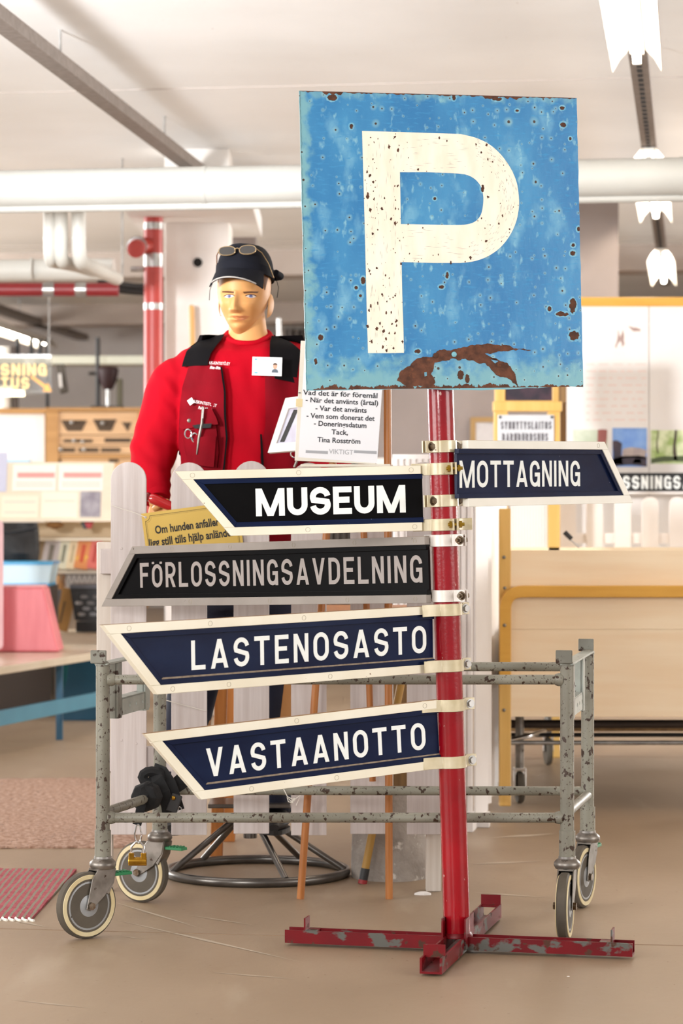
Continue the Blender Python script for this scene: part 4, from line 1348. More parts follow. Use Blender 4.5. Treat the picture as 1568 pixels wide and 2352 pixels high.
# ---------------------------------------------------------------- mannequin
MY = 7.5
m_skin = mat('mannequin_skin', 'c8935c', .5, c2='c08a53', ns=9, spec=.3)
m_lip = mat('mannequin_lips', 'b5724a', .4)
m_brow = mat('painted_brows', '5a3820', .5)
m_hair = mat('painted_hair', '5a3719', .6, spec=.1, c2='5a381d', ns=40, st=(1, 1, 5))
m_eye = mat('eye_white', 'c4b8b0', .3)
m_iris = mat('eye_iris', '545a86', .2)
m_pupil = mat('eye_pupil', '15131c', .2)
m_shirt = mat('red_sweatshirt', 'ad0119', .85, spec=.12, c2='9b0115', ns=5, bump=.12, bs=500)
m_vest = mat('red_vest_twill', '7d0214', .8, spec=.12, c2='6c0211', ns=8, bump=.12, bs=420)
m_vestb = mat('black_vest_fabric', '0d0b0d', .85, spec=.1, bump=.1, bs=400)
m_navytr = mat('navy_trousers', '141a34', .8, c2='0f1428', ns=6)
m_cap = mat('dark_navy_cap', '0d0e15', .85, spec=.15, c2='12131b', ns=8, bump=.1, bs=400)
m_capg = mat('grey_trim', '9d9893', .6)
m_print = mat('white_print', 'e8dede', .6)
man = thing('mannequin', 'male shop mannequin in red sweatshirt, red and black vest and dark cap', 'mannequin', (P(560, 0, MY).x, MY, 0))

def mp(px, py, dy=0): return P(px, py, MY) + V((0, dy, 0))
def ell(c, rx, ry, n=32, p=2.0, tilt=0):
    r = []
    for i in range(n):
        a = 2 * PI * i / n
        ca, sa = math.cos(a), math.sin(a)
        x = rx * math.copysign(abs(ca) ** (2 / p), ca)
        y = ry * math.copysign(abs(sa) ** (2 / p), sa)
        r.append(V(c) + V((x, y, x * tilt)))
    return r

# head
HC = mp(560, 671)
hw_, hd_, hh_ = .0765, .098, .1235
def g2(x, z, cx, cz_, sx, sz): return math.exp(-((x - cx) / sx) ** 2 - ((z - cz_) / sz) ** 2)
def head_pt(th, ph):
    """th round (0 = right ear, 90 = face), ph up"""
    cz_, sz = math.cos(ph), math.sin(ph)
    x, y, z = cz_ * math.cos(th), -cz_ * math.sin(th), sz
    # squarer skull than a ball
    X, Y, Z = x * hw_, y * hd_, z * hh_ * (1.06 if z < 0 else 1)
    lowk = max(0.0, -z)
    front = max(0.0, -y)
    if z < 0:
        X *= 1 - .45 * lowk ** 1.5
        Y *= 1 - (.10 * lowk if y < 0 else .46 * lowk)
        # fill the jaw: keep the ellipsoid from closing too early
        k = (1 - lowk ** 2.2) ** .35 / max((1 - lowk ** 2) ** .5, .05) if lowk < .995 else 1
        k = min(k, 1.45)
        X *= .55 + .45 * k
        if y < 0: Y *= .5 + .5 * k
    else:
        k = 1 + .10 * z * (1 - z) * 4 * .5
        X *= k
        Y *= k
    if y < 0:
        w_ = front ** .8
        Y *= 1 - .05 * w_
        f = 0
        f += .0030 * g2(X, Z, 0, -.002, .05, .010)                                  # brow ridge
        f += .005 * g2(X, Z, 0, .035, .05, .03)
        for s in (-1, 1):
            f -= .0075 * g2(X, Z, s * .031, -.019, .017, .011)                      # sockets
            f += .0050 * g2(X, Z, s * .031, -.020, .0115, .0062)                    # lids
            f += .0060 * g2(X, Z, s * .043, -.044, .020, .018)                      # cheek bones
            f -= .0035 * g2(X, Z, s * .035, -.075, .014, .018)
            f += .0070 * g2(X, Z, s * .0115, -.0585, .0065, .0065)                  # nostrils
            f -= .0018 * g2(X, Z, s * .027, -.078, .006, .008)                      # mouth corners
        # nose
        zz_ = -Z
        if .004 < zz_ < .075:
            k = (zz_ - .004) / .056
            rise = min(k, 1) ** 1.15 * .0245 + .003
            if zz_ > .060: rise *= max(0, 1 - ((zz_ - .060) / .009)) ** .8 if zz_ < .069 else 0
            wid = .0072 + .0045 * min(k, 1)
            f += rise * math.exp(-(X / wid) ** 2 * .9)
        f += .0052 * g2(X, Z, 0, -.0765, .018, .0042)                               # upper lip
        f += .0060 * g2(X, Z, 0, -.0865, .015, .0046)                               # lower lip
        f -= .0042 * g2(X, Z, 0, -.0815, .021, .0018)                               # mouth line
        f -= .0035 * g2(X, Z, 0, -.0965, .018, .005)
        f += .0075 * g2(X, Z, 0, -.111, .018, .012)                                 # chin
        Y -= f * min(1, front * 1.8)
    return V((X, Y, Z))
YAW = math.radians(-13)
HR_ = rotz(YAW)
TI = Matrix.Rotation(math.radians(3), 3, 'Y')
def hp_(v): return HC + TI @ (HR_ @ V(v))
NT, NP = 220, 170
# finer spacing over the face
ths = []
acc = 0
dens = lambda a: 1 + 2.4 * math.exp(-((a - PI / 2) / .75) ** 2)
tot = sum(dens(2 * PI * (i + .5) / 720) for i in range(720))
k = 0
for i in range(720):
    while acc / tot >= k / NT - 1e-9 and k < NT:
        ths.append(2 * PI * i / 720); k += 1
    acc += dens(2 * PI * (i + .5) / 720)
rings = []
for j in range(NP + 1):
    ph = -PI / 2 * .985 + PI * .985 * j / NP
    rings.append([hp_(head_pt(th, ph)) for th in ths])
body = MB().loft(rings)
# ears
for s in (-1, 1):
    er = []
    for j in range(13):
        a = PI * j / 12
        er.append([hp_(V((s * (.070 + .009 * math.sin(a) * (1 + .3 * math.sin(b)) + .004 * math.cos(b) * math.sin(a)), .02 + .019 * math.cos(b) * math.sin(a) + .01 * (j / 12 - .5), -.035 + .036 * -math.cos(a) * 1.0 + .002 * math.sin(b)))) for b in [2 * PI * i / 14 for i in range(14)]])
    body.loft(er)
# neck and chest stub
nk = []
for (px, py, rx, ry, dy) in ((566, 715, .052, .055, .025), (567, 735, .054, .056, .025), (568, 755, .056, .056, .024), (570, 775, .060, .058, .022), (572, 800, .085, .06, .02), (572, 830, .13, .07, .02)):
    nk.append(ell(mp(px, py, dy), rx, ry, 40))
body.loft(nk)
# hands with separate fingers
def finger(mb, pts, r0, r1):
    n = len(pts)
    mb.tube(bend_path(pts, .006, 3), [r0 + (r1 - r0) * i / (n - 2 + (n - 2) * 3 + 1) for i in range((n - 2) * 4 + 2)], 10)
    mb.sphere(pts[-1], r1 * 1.0, 10, 6)
W = mp(364, 1148, -.075)                                          # wrist of the raised arm
body.tube([mp(361, 1120, -.05), W, mp(371, 1166, -.09)], [.03, .027, .03], 16, flat=.8)
pc = mp(374, 1178, -.095)
body.sphere(pc, (.036, .022, .042), 20, 14)
for i in range(4):
    z0 = mp(0, 1160 + i * 13, 0).z
    b0 = V((mp(392, 0).x, MY - .108, z0))
    finger(body, [V((pc.x - .005, MY - .10, z0)), b0 + V((.004, -.012, .002)), b0 + V((.012, -.004, -.004)), b0 + V((.004, .014, -.008))], .0095, .0075)
finger(body, [mp(362, 1168, -.11), mp(374, 1158, -.128), mp(390, 1152, -.13)], .0105, .0085)
W2 = mp(706, 1122, -.12)
body.tube([mp(720, 1110, -.095), W2, mp(696, 1132, -.14)], [.03, .027, .028], 16, flat=.8)
pc2 = mp(690, 1140, -.15)
body.sphere(pc2, (.04, .022, .034), 20, 14)
for i in range(4):
    q = pc2 + V((-.028, -.01, .026 - i * .017))
    finger(body, [pc2 + V((0, 0, .026 - i * .017)), q, q + V((-.024, -.014, -.006)), q + V((-.014, -.034, -.012))], .0092, .0072)
finger(body, [pc2 + V((.01, -.012, .026)), pc2 + V((-.006, -.026, .042)), pc2 + V((-.028, -.032, .046))], .010, .0082)
# arms inside the sleeves
for a in (((420, 850, 0), (385, 930, .01), (352, 1035, .02), (361, 1120, -.05)), ((722, 850, 0), (755, 950, .01), (764, 1030, 0), (720, 1110, -.095))):
    body.tube([mp(*q) for q in a], [.045, .045, .038, .03], 14)
body.loft([ell(mp(570, y), w_, .08, 24) for (y, w_) in ((825, .16), (900, .17), (1100, .15), (1290, .14))])
# legs under the trousers
for (x0, x1) in ((475, 425), (650, 628)):
    body.loft([ell(mp(x0 + (x1 - x0) * k, 1270 + 620 * k), .075 - .035 * k, .08 - .035 * k, 16) for k in (0, .5, .8, 1)])
bo = body.build('body', m_skin, man, smooth='all')

def bvh_of(o):
    off = WLOC[man.name]
    me = o.data
    return BVHTree.FromPolygons([v.co + off for v in me.vertices], [tuple(p.vertices) for p in me.polygons])
hb_ = bvh_of(bo)

def cast(bv, p, dr=V((0, 1, 0))):
    h = bv.ray_cast(p - dr * 2, dr)
    return h
def drape(bv, left, right, nu, nv, off, th, name, m, parent, dr=V((0, 1, 0)), smooth=True, puff=None, bevel=0):
    """a sheet that follows a surface: left and right outlines in pixels, thrown onto the mesh along the view axis"""
    def samp(poly, t):
        seg = [0]
        for i in range(1, len(poly)): seg.append(seg[-1] + math.dist(poly[i], poly[i - 1]))
        s = t * seg[-1]
        for i in range(1, len(poly)):
            if s <= seg[i] + 1e-9:
                k = (s - seg[i - 1]) / max(seg[i] - seg[i - 1], 1e-9)
                return (poly[i - 1][0] + (poly[i][0] - poly[i - 1][0]) * k, poly[i - 1][1] + (poly[i][1] - poly[i - 1][1]) * k)
        return poly[-1]
    rows = []
    for i in range(nv + 1):
        a, b = samp(left, i / nv), samp(right, i / nv)
        row = []
        last = None
        for j in range(nu + 1):
            x, y = a[0] + (b[0] - a[0]) * j / nu, a[1] + (b[1] - a[1]) * j / nu
            p = P(x, y, MY)
            h = cast(bv, p, dr)
            if h[0] is None:
                q = V((p.x, last if last is not None else MY, p.z))
                row.append(None); continue
            nn = h[1] if h[1].dot(dr) < 0 else -h[1]
            o = off + (puff(j / nu, i / nv) if puff else 0)
            row.append(h[0] + nn * o * .5 - dr * o * .7)
            last = row[-1].y
        ok = [r for r in row if r is not None]
        if not ok: continue
        for j in range(nu + 1):
            if row[j] is None:
                x = a[0] + (b[0] - a[0]) * j / nu
                y = a[1] + (b[1] - a[1]) * j / nu
                near = min((abs(jj - j), jj) for jj in range(nu + 1) if row[jj] is not None)[1]
                p = P(x, y, MY)
                e = row[near].copy() if isinstance(row[near], V) else ok[0].copy()
                row[j] = V((e.x, e.y, p.z)) + dr * (.006 * abs(jj_ if False else near - j)) + V(((p.x - e.x) * .3, 0, 0))
        rows.append(row)
    mb = MB().grid(rows, th, nrm=-dr)
    return mb.build(name, m, parent, smooth=smooth, bevel=bevel)

def fpx(cr_x, cr_y): return (480 + cr_x * 220 / 1568, 540 + cr_y * 220 / 1568)   # from the face close-up
def fd(l, r, name, m, nu=10, nv=4, off=.0006, th=.0012, parent=bo):
    return drape(hb_, [fpx(*p) for p in l], [fpx(*p) for p in r], nu, nv, off, th, name, m, parent)
# brows as drapes (rows run across)
fd([(225, 948), (330, 952), (430, 968)], [(232, 966), (330, 980), (425, 996)], 'eyebrow', m_brow, 3, 12)
fd([(572, 970), (700, 960), (828, 958)], [(590, 996), (700, 988), (800, 984)], 'eyebrow', m_brow, 3, 12)
for (cx_, cy_, w_) in ((348, 1035, 88), (698, 1035, 88)):
    up_ = [(cx_ - w_, cy_ + 2), (cx_ - 45, cy_ - 19), (cx_, cy_ - 25), (cx_ + 50, cy_ - 19), (cx_ + w_, cy_ + 2)]
    lo_ = [(cx_ - w_, cy_ + 5), (cx_ - 40, cy_ + 22), (cx_, cy_ + 28), (cx_ + 50, cy_ + 22), (cx_ + w_, cy_ + 5)]
    fd(up_, lo_, 'eye', m_eye, 5, 14, .0006)
    ir = [(cx_ + 30 * math.cos(a) * 1.0, cy_ + 2 - 25 * abs(math.sin(a))) for a in [PI - PI * i / 8 for i in range(9)]]
    il = [(cx_ + 30 * math.cos(a), cy_ + 2 + 25 * abs(math.sin(a))) for a in [PI - PI * i / 8 for i in range(9)]]
    fd(ir, il, 'iris', m_iris, 5, 8, .0014)
    ir = [(cx_ + 12 * math.cos(a), cy_ + 1 - 11 * abs(math.sin(a))) for a in [PI - PI * i / 6 for i in range(7)]]
    il = [(cx_ + 12 * math.cos(a), cy_ + 1 + 11 * abs(math.sin(a))) for a in [PI - PI * i / 6 for i in range(7)]]
    fd(ir, il, 'pupil', m_pupil, 3, 6, .002)
    fd([(p[0], p[1] - 10) for p in up_], [(p[0], p[1] + 4) for p in up_], 'eyelid_line', m_brow, 2, 14, .0016)
fd([(380, 1346), (450, 1346), (515, 1356), (580, 1348), (675, 1350)], [(384, 1352), (450, 1372), (520, 1382), (600, 1372), (670, 1356)], 'upper_lip', m_lip, 3, 14, .0004)
fd([(400, 1366), (460, 1380), (520, 1388), (600, 1380), (655, 1366)], [(410, 1380), (465, 1412), (530, 1424), (590, 1414), (645, 1380)], 'lower_lip', m_lip, 3, 14, .0004)
fd([(890, 440), (885, 640), (900, 780), (915, 920)], [(1000, 440), (1000, 560), (960, 760), (922, 925)], 'side_hair', m_hair, 5, 12, .0012, .002)
fd([(120, 520), (135, 700), (160, 800)], [(170, 520), (165, 700), (166, 800)], 'side_hair', m_hair, 3, 8, .0012, .002)
# hair cap at the back of the head, under the cap
hr = []
for j in range(16):
    ph = -.35 + 1.2 * j / 15
    hr.append([hp_(head_pt(PI + .35 + (PI - .7) * i / 30, ph) * 1.02) for i in range(31)])
MB().grid(hr, .003).build('back_hair', m_hair, bo, smooth=True)

# sweatshirt: torso and sleeves fused into one skin
sw = MB()
secs = ((757, 521, 617, .060, .022), (768, 512, 626, .064, .022), (780, 488, 655, .072, .02), (792, 450, 695, .084, .02), (806, 412, 730, .097, .015), (830, 396, 744, .112, .01), (870, 398, 738, .122, .004),
        (930, 408, 722, .128, 0), (1000, 416, 714, .128, 0), (1080, 420, 708, .124, 0), (1180, 420, 706, .125, 0), (1250, 424, 704, .13, 0), (1292, 432, 698, .12, 0))
rg = []
for (y, x0, x1, dp_, dy) in secs:
    c = mp((x0 + x1) / 2, y, dy)
    rr = ell(c, (x1 - x0) / 2 * MY / F, dp_, 48, 2.3)
    kf = {757: .034, 768: .030, 780: .02, 792: .008}.get(y, 0)
    rg.append([p - V((0, 0, kf * max(0, (c.y - p.y) / dp_))) for p in rr])
sw.loft(rg)
arm1 = [(424, 858, .0, .06), (396, 884, .008, .068), (379, 935, .018, .071), (364, 990, .025, .07), (352, 1035, .02, .068), (351, 1080, -.012, .06), (358, 1120, -.045, .05), (363, 1146, -.07, .041)]
arm2 = [(720, 858, .0, .06), (746, 890, .008, .068), (760, 950, .015, .071), (766, 1020, .005, .068), (756, 1070, -.04, .06), (732, 1100, -.08, .05), (712, 1118, -.11, .041)]
def smoothpath(a, n=6):
    out = []
    for i in range(len(a) - 1):
        for k in range(n):
            s = k / n
            p0, p1, p2, p3 = a[max(i - 1, 0)], a[i], a[i + 1], a[min(i + 2, len(a) - 1)]
            out.append(tuple(.5 * ((2 * p1[c]) + (-p0[c] + p2[c]) * s + (2 * p0[c] - 5 * p1[c] + 4 * p2[c] - p3[c]) * s * s + (-p0[c] + 3 * p1[c] - 3 * p2[c] + p3[c]) * s ** 3) for c in range(4)))
    out.append(a[-1])
    return out
for a in (arm1, arm2):
    q = smoothpath(a)
    sw.tube([mp(x, y, dy) for (x, y, dy, r) in q], [r for (*_, r) in q], 28)
so = sw.build('sweatshirt', m_shirt, man)
rm = so.modifiers.new('fuse', 'REMESH')
rm.mode = 'VOXEL'
rm.voxel_size = .0075
sm_ = so.modifiers.new('soft', 'SMOOTH')
sm_.iterations, sm_.factor = 9, .5
bpy.context.view_layer.update()
me = bpy.data.meshes.new_from_object(so.evaluated_get(bpy.context.evaluated_depsgraph_get()))
so.modifiers.clear()
off = WLOC[man.name]
nrms = [v.normal.copy() for v in me.vertices]
e1 = mp(352, 1040)
for v, n_ in zip(me.vertices, nrms):
    p = v.co + off
    # drapery: long folds falling from the shoulders, cross creases round the elbow and cuff
    x, z = p.x, p.z
    f = .006 * noise.noise((x * 14 + z * 4, p.y * 6, z * 3.2)) + .003 * noise.noise((x * 30, p.y * 20, z * 9 + x * 12))
    de = (p - e1).length
    f += .004 * math.exp(-(de / .09) ** 2) * math.sin(z * 70 + x * 90 + 3 * noise.noise(p * 9))
    cu = (p - mp(362, 1135)).length
    f += .004 * math.exp(-(cu / .07) ** 2) * math.sin(z * 210)
    f += .006 * math.exp(-((z - mp(0, 905).z) / .06) ** 2 - ((x - mp(405, 0).x) / .05) ** 2) * math.sin((x + z) * 90)
    v.co += n_ * f
so.data = me
me.materials.clear()
me.materials.append(m_shirt)
for p in me.polygons: p.use_smooth = True
sb = bvh_of(so)
# collar rib
MB().tube([mp(569 + 51 * math.cos(a), 771 - 20 * math.sin(a), .02 + .066 * math.sin(a)) for a in [2 * PI * k / 40 for k in range(40)]], .0085, 10, closed=True).build('collar_rib', m_shirt, so, smooth=True)
MB().lathe(mp(363, 1140, -.066), [(.04, -.012), (.042, 0), (.037, .014)], 24, (mp(363, 1140, -.066) - mp(358, 1112, -.04))).build('cuff', m_shirt, so, smooth=True)

# vest
vest = None
def vd(l, r, name, m, nu=16, nv=24, off=.010, th=.004, parent=None, puff=None, dr=V((0, 1, 0))):
    return drape(sb, l, r, nu, nv, off, th, name, m, parent or man, puff=puff, dr=dr)
vest = vd([(440, 845), (423, 900), (418, 960), (416, 1000), (416, 1040), (420, 1100), (424, 1180), (428, 1262)], [(512, 845), (520, 900), (522, 960), (526, 1010), (522, 1040), (516, 1100), (514, 1180), (514, 1262)], 'vest', m_vest, 22, 40, .012, .004,
           puff=lambda u, v: .004 * math.sin(u * 9 + v * 6) * (1 - abs(2 * u - 1)))
vd([(612, 862), (612, 930), (610, 985), (600, 1050), (604, 1120), (606, 1262)], [(682, 872), (706, 930), (712, 985), (708, 1050), (706, 1120), (700, 1262)], 'vest_panel', m_vest, 18, 36, .012, .004, vest,
   puff=lambda u, v: .003 * math.sin(u * 8 + v * 5))
# shoulder yokes go over the shoulder
vd([(484, 777), (456, 792), (433, 812), (427, 835), (424, 846)], [(519, 772), (504, 795), (488, 820), (484, 836), (483, 845)], 'shoulder_yoke', m_vestb, 14, 18, .014, .004, vest)
vd([(621, 775), (620, 800), (621, 840), (619, 873)], [(634, 778), (664, 790), (690, 812), (680, 884)], 'shoulder_yoke', m_vestb, 14, 24, .014, .004, vest)
vd([(420, 770), (405, 900), (405, 1080), (415, 1260)], [(720, 770), (735, 900), (730, 1080), (715, 1260)], 'vest_back', m_vestb, 26, 36, .010, .004, vest, dr=V((0, -1, 0)))
# zip edges
vd([(511, 850), (519, 905), (521, 960), (525, 1010), (521, 1040), (515, 1100), (513, 1260)], [(515, 850), (523, 905), (525, 960), (529, 1010), (525, 1040), (519, 1100), (517, 1260)], 'zip', m_vestb, 2, 36, .017, .003, vest)
vd([(600, 1000), (602, 1060), (606, 1120), (606, 1260)], [(604, 1000), (607, 1060), (610, 1120), (610, 1260)], 'zip', m_vestb, 2, 24, .017, .003, vest)
vb = BVHTree.FromPolygons([v.co + off for o_ in (vest,) for v in o_.data.vertices], [tuple(p.vertices) for p in vest.data.polygons])
def vv(l, r, name, m, nu=12, nv=12, off=.004, th=.004, parent=vest, puff=None):
    return drape(vb, l, r, nu, nv, off, th, name, m, parent, puff=puff)
vv([(430, 952), (420, 980), (428, 988)], [(492, 940), (504, 965), (508, 978)], 'pocket_flap', m_vest, 14, 8, .012, .004, puff=lambda u, v: .006 * v)
vv([(424, 985), (430, 1030), (438, 1066)], [(502, 980), (508, 1040), (504, 1076)], 'chest_pocket', m_vest, 14, 14, .010, .004, puff=lambda u, v: .012 * math.sin(PI * u) * math.sin(PI * v))
vv([(452, 980), (460, 988)], [(494, 976), (492, 986)], 'pocket_opening', m_black, 8, 3, .024, .002)
vv([(452, 1010), (452, 1068)], [(503, 1002), (500, 1074)], 'lower_pocket', m_vest, 10, 10, .022, .004, puff=lambda u, v: .005 * math.sin(PI * u))
sp = mp(440, 969)
hsn = cast(vb, sp)
MB().lathe(hsn[0] - V((0, .019, 0)), [(.006, 0), (.006, .002), (.003, .003)], 14, (0, -1, 0)).build('snap_button', m_steel, vest, smooth=True)
# printed marks, set on little frames that lie on the cloth
def surf_plane(bv, px, py, tau, lift):
    h = cast(bv, mp(px, py))
    n_ = h[1] if h[1].y < 0 else -h[1]
    n_ = (n_ + V((0, -1.2, 0))).normalized()
    r = V((0, 0, 1)).cross(-n_).normalized() * -1
    r = n_.cross(V((0, 0, 1))).normalized()
    if r.x < 0: r = -r
    z = r.cross(-n_).normalized()
    z = z if z.z > 0 else -z
    return Plane(h[0] + n_ * lift, r * math.cos(tau) + z * math.sin(tau), z * math.cos(tau) - r * math.sin(tau))
pl1 = surf_plane(vb, 468, 935, -.19, .0085)
mb = MB()
text_mb(mb, pl1, 'USKINTISTÖ.EY', -.022, .004, .0125, 0, .004, width=.070)
text_mb(mb, pl1, 'Pohja HYYT', -.006, -.011, .0115, 0, .02, width=.042, shear=.2)
for (a, b) in ((-.032, .012), (-.038, .006), (-.026, .006), (-.032, 0)):
    mb.prism(pl1, [(a - .006, b), (a, b - .006), (a + .006, b), (a, b + .006)], -.001, .0004)
mb.build('chest_print', m_print, vest, fix=False)
pl2 = surf_plane(sb, 505, 845, -.05, .02)
mb = MB()
text_mb(mb, pl2, 'US-KINTISTÖ.EY', -.024, 0, .0125, 0, .01, width=.06)
text_mb(mb, pl2, 'ilta-iltaa', -.022, -.013, .0125, 0, .02, width=.036, shear=.2)
mb.build('chest_print', m_print, vest, fix=False)
# name badge
pl3 = surf_plane(sb, 616, 850, -.03, .026)
bd = thing('name_badge', 'white name badge with a small portrait clipped to the red vest', 'badge', pl3.A)
MB().plbox(pl3, -.043, -.0275, .043, .0275, -.0015, .0015).build('card', mat('badge_white', 'eef1f3', .35), bd, bevel=.001)
mb = MB()
mb.plbox(pl3, -.036, .018, -.03, .022, .0015, .0019).plbox(pl3, -.036, -.021, -.027, -.018, .0015, .0019)
mb.build('badge_emblem', mat('badge_teal', '3aa0b5', .5), bd)
mb = MB()
for (a, b, wd) in ((-.026, .018, .055), (-.036, .006, .02), (-.036, -.005, .026), (-.036, -.010, .02)):
    mb.plbox(pl3, a, b, a + wd, b + .0022, .0015, .0018)
mb.build('badge_text', mat('badge_grey', 'a5adb3', .5), bd)
ph_ = MB().plbox(pl3, .012, -.018, .034, .012, .0015, .0017).build('portrait', mat('portrait_bg', 'dfe3e6', .5), bd)
mb = MB().prism(pl3, [(.013, -.018), (.033, -.018), (.031, -.010), (.026, -.007), (.020, -.007), (.015, -.010)], .0017, .0019)
mb.build('portrait_shoulders', mat('portrait_grey', '55606b', .6), ph_)
MB().prism(pl3, [(.023 + .0062 * math.cos(k * PI / 8), .001 + .0085 * math.sin(k * PI / 8)) for k in range(16)], .0017, .0021).build('portrait_face', mat('portrait_skin', 'c99b82', .6), ph_)
MB().prism(pl3, [(.023 + .0066 * math.cos(k * PI / 8), .0045 + .0062 * math.sin(k * PI / 8)) for k in range(9)], .0017, .0023).build('portrait_hair', mat('portrait_brown', '5a4436', .6), ph_)
# scissors and pen in the pocket
sz = hsn[0].y - .034
def sp_(px, py, dy=0): return V((P(px, py, MY).x, sz + dy, P(px, py, MY).z))
sc1 = thing('scissors', 'steel scissors hooked in the chest pocket of the vest', 'scissors', sp_(447, 1000))
for (px, py) in ((438, 999), (453, 1008)):
    MB().tube([sp_(px + 7.5 * math.cos(k * PI / 8), py + 10 * math.sin(k * PI / 8)) for k in range(16)], .0022, 8, closed=True).build('handle_ring', m_chrome, sc1, smooth=True)
MB().tube([sp_(444, 1006), sp_(449, 1012), sp_(461, 1020, .006)], .0024, 8).build('shank', m_chrome, sc1, smooth=True)
sz -= .016
pn = thing('pen', 'grey metal pen clipped upright in the chest pocket', 'pen', sp_(463, 1040))
MB().tube([sp_(472, 938, .0), sp_(470, 975, -.004), sp_(463, 1010, -.004), sp_(458, 1046, 0)], [.003, .0042, .0042, .0018], 10).build('barrel', m_steel, pn, smooth=True)
MB().tube([sp_(474, 940, -.006), sp_(472, 965, -.008)], .0014, 6).build('clip', m_chrome, pn, smooth=True)
r1 = thing('scissors', 'second steel scissors on the vest below the small white picture', 'scissors', mp(684, 1048, -.17))
for (px, py) in ((678, 1045), (696, 1042)):
    MB().tube([mp(px + 8 * math.cos(k * PI / 8), py + 8 * math.sin(k * PI / 8), -.17) for k in range(16)], .0022, 8, closed=True).build('handle_ring', m_chrome, r1, smooth=True)
MB().tube([mp(690, 1045, -.17), mp(678, 1075, -.17)], .004, 8).build('blade', m_steel, r1, smooth=True)
# red grip in the hand
rk = thing('red_grip', 'glossy red cylindrical grip held in the mannequin hand', 'handle', mp(350, 1143, -.12))
a_, b_ = mp(347, 1141, -.125), mp(402, 1164, -.132)
MB().tube([a_ + (b_ - a_) * k for k in (0, .08, .2, .5, .8, 1)], [.006, .0125, .0155, .0158, .015, .013], 18).build('grip_body', mat('red_gloss_plastic', 'a80d14', .15, coat=.6), rk, smooth=True)
MB().sphere(a_, .0135, 14, 10).build('grip_knob', mat('dark_red_plastic', '6d0a10', .1, coat=.6), rk, smooth=True)

# trousers and shoes
tr_ = MB()
hip = [ell(mp(564, y, 0), wd * MY / F, dp_, 40, 2.3) for (y, wd, dp_) in ((1262, 128, .115), (1300, 132, .12), (1360, 140, .122), (1400, 142, .118))]
tr_.loft(hip)
for (pts) in (((500, 1370, 68, .10), (478, 1450, 66, .095), (448, 1560, 60, .085), (425, 1680, 54, .075), (410, 1800, 48, .068), (405, 1868, 50, .07)),
              ((628, 1370, 68, .10), (634, 1450, 60, .095), (618, 1560, 52, .085), (610, 1680, 46, .075), (622, 1800, 42, .068), (632, 1868, 44, .07))):
    tr_.loft([ell(mp(x, y, 0), w_ * MY / F, dp_, 28) for (x, y, w_, dp_) in pts])
tro = tr_.build('trousers', m_navytr, man, smooth='all')
md = tro.modifiers.new('fuse', 'REMESH'); md.mode = 'VOXEL'; md.voxel_size = .011
md = tro.modifiers.new('soft', 'SMOOTH'); md.iterations, md.factor = 6, .5
m_shoe = mat('dark_shoe_leather', '1d1a1a', .45)
for px in (405, 632):
    b0 = mp(px, 1893)
    rr_ = []
    for (dy, wd, ht) in ((.10, .028, .05), (.07, .036, .075), (.02, .038, .08), (-.04, .042, .06), (-.10, .046, .045), (-.14, .038, .036), (-.165, .016, .02)):
        c = V((b0.x, MY + dy, b0.z))
        rr_.append([c + V((wd * math.cos(a), 0, max(0, ht * .5 + ht * .5 * math.sin(a)))) for a in [2 * PI * k / 18 for k in range(18)]])
    sh = MB().loft(rr_).build('shoe', m_shoe, man, smooth=True)
    MB().prism(Plane((b0.x, MY - .03, b0.z - .012), (1, 0, 0), (0, 1, 0)), [(.045 * math.cos(a) * (1.05 if math.sin(a) < 0 else .85), .138 * math.sin(a)) for a in [2 * PI * k / 24 for k in range(24)]], 0, .014).build('sole', m_dark, sh)

# cap
cz0 = hp_((0, 0, .052)).z
cap_r = []
for j in range(14):
    k = j / 13
    ang = k * PI / 2
    sc_k = math.cos(ang) ** .55
    zz_ = .046 + .094 * math.sin(ang) ** 1.0
    ring = []
    for i in range(56):
        a = 2 * PI * i / 56
        fr_ = max(0, math.sin(a))
        x = .0835 * sc_k * math.cos(a)
        y = -.104 * sc_k * math.sin(a) + .004
        ring.append(hp_((x, y, zz_ + .012 * fr_ * (1 - k) - .018 * (math.sin(a) < 0) * abs(math.sin(a)) * (1 - k) + .0015 * noise.noise((x * 60, y * 60, zz_ * 60)))))
    cap_r.append(ring)
cap = MB().loft(cap_r).build('cap', m_cap, man, smooth=True)
band = []
for k in (0, .5, 1):
    band.append([hp_((.0855 * math.cos(a), -.106 * math.sin(a) + .004, .046 + .012 * max(0, math.sin(a)) - .018 * max(0, -math.sin(a)) + .026 * k - .002)) for a in [2 * PI * i / 56 for i in range(56)]])
MB().loft(band, cap=False).build('cap_band', m_cap, cap, smooth=True)
br = []
for j in range(11):
    v_ = j / 10
    row = []
    for i in range(25):
        u_ = -1 + 2 * i / 24
        a = PI / 2 - u_ * 1.0
        x = (.086 + .006 * v_) * math.cos(a) * (1 + .06 * v_)
        y = -.106 * math.sin(a) + .004 - .052 * v_ * (1 - .35 * u_ * u_)
        z = .052 + .010 * max(0, math.sin(a)) - .040 * v_ - .012 * v_ * u_ * u_ + .008 * v_ * (1 - u_ * u_)
        row.append(hp_((x, y, z)))
    br.append(row)
MB().grid(br, .004).build('cap_peak', m_cap, cap, smooth=True)
MB().tube([p for p in br[-1][3:-3]], .0022, 8).build('peak_trim', m_capg, cap, smooth=True)
MB().tube([hp_((.088, .03, .045)), hp_((.094, .04, .02)), hp_((.092, .036, -.01))], .0009, 6).build('cord', m_cap, cap, smooth=True)
MB().tube([hp_((-.086, -.03, .03)), hp_((-.094, -.035, .0)), hp_((-.096, -.03, -.03))], .0009, 6).build('cord', m_cap, cap, smooth=True)
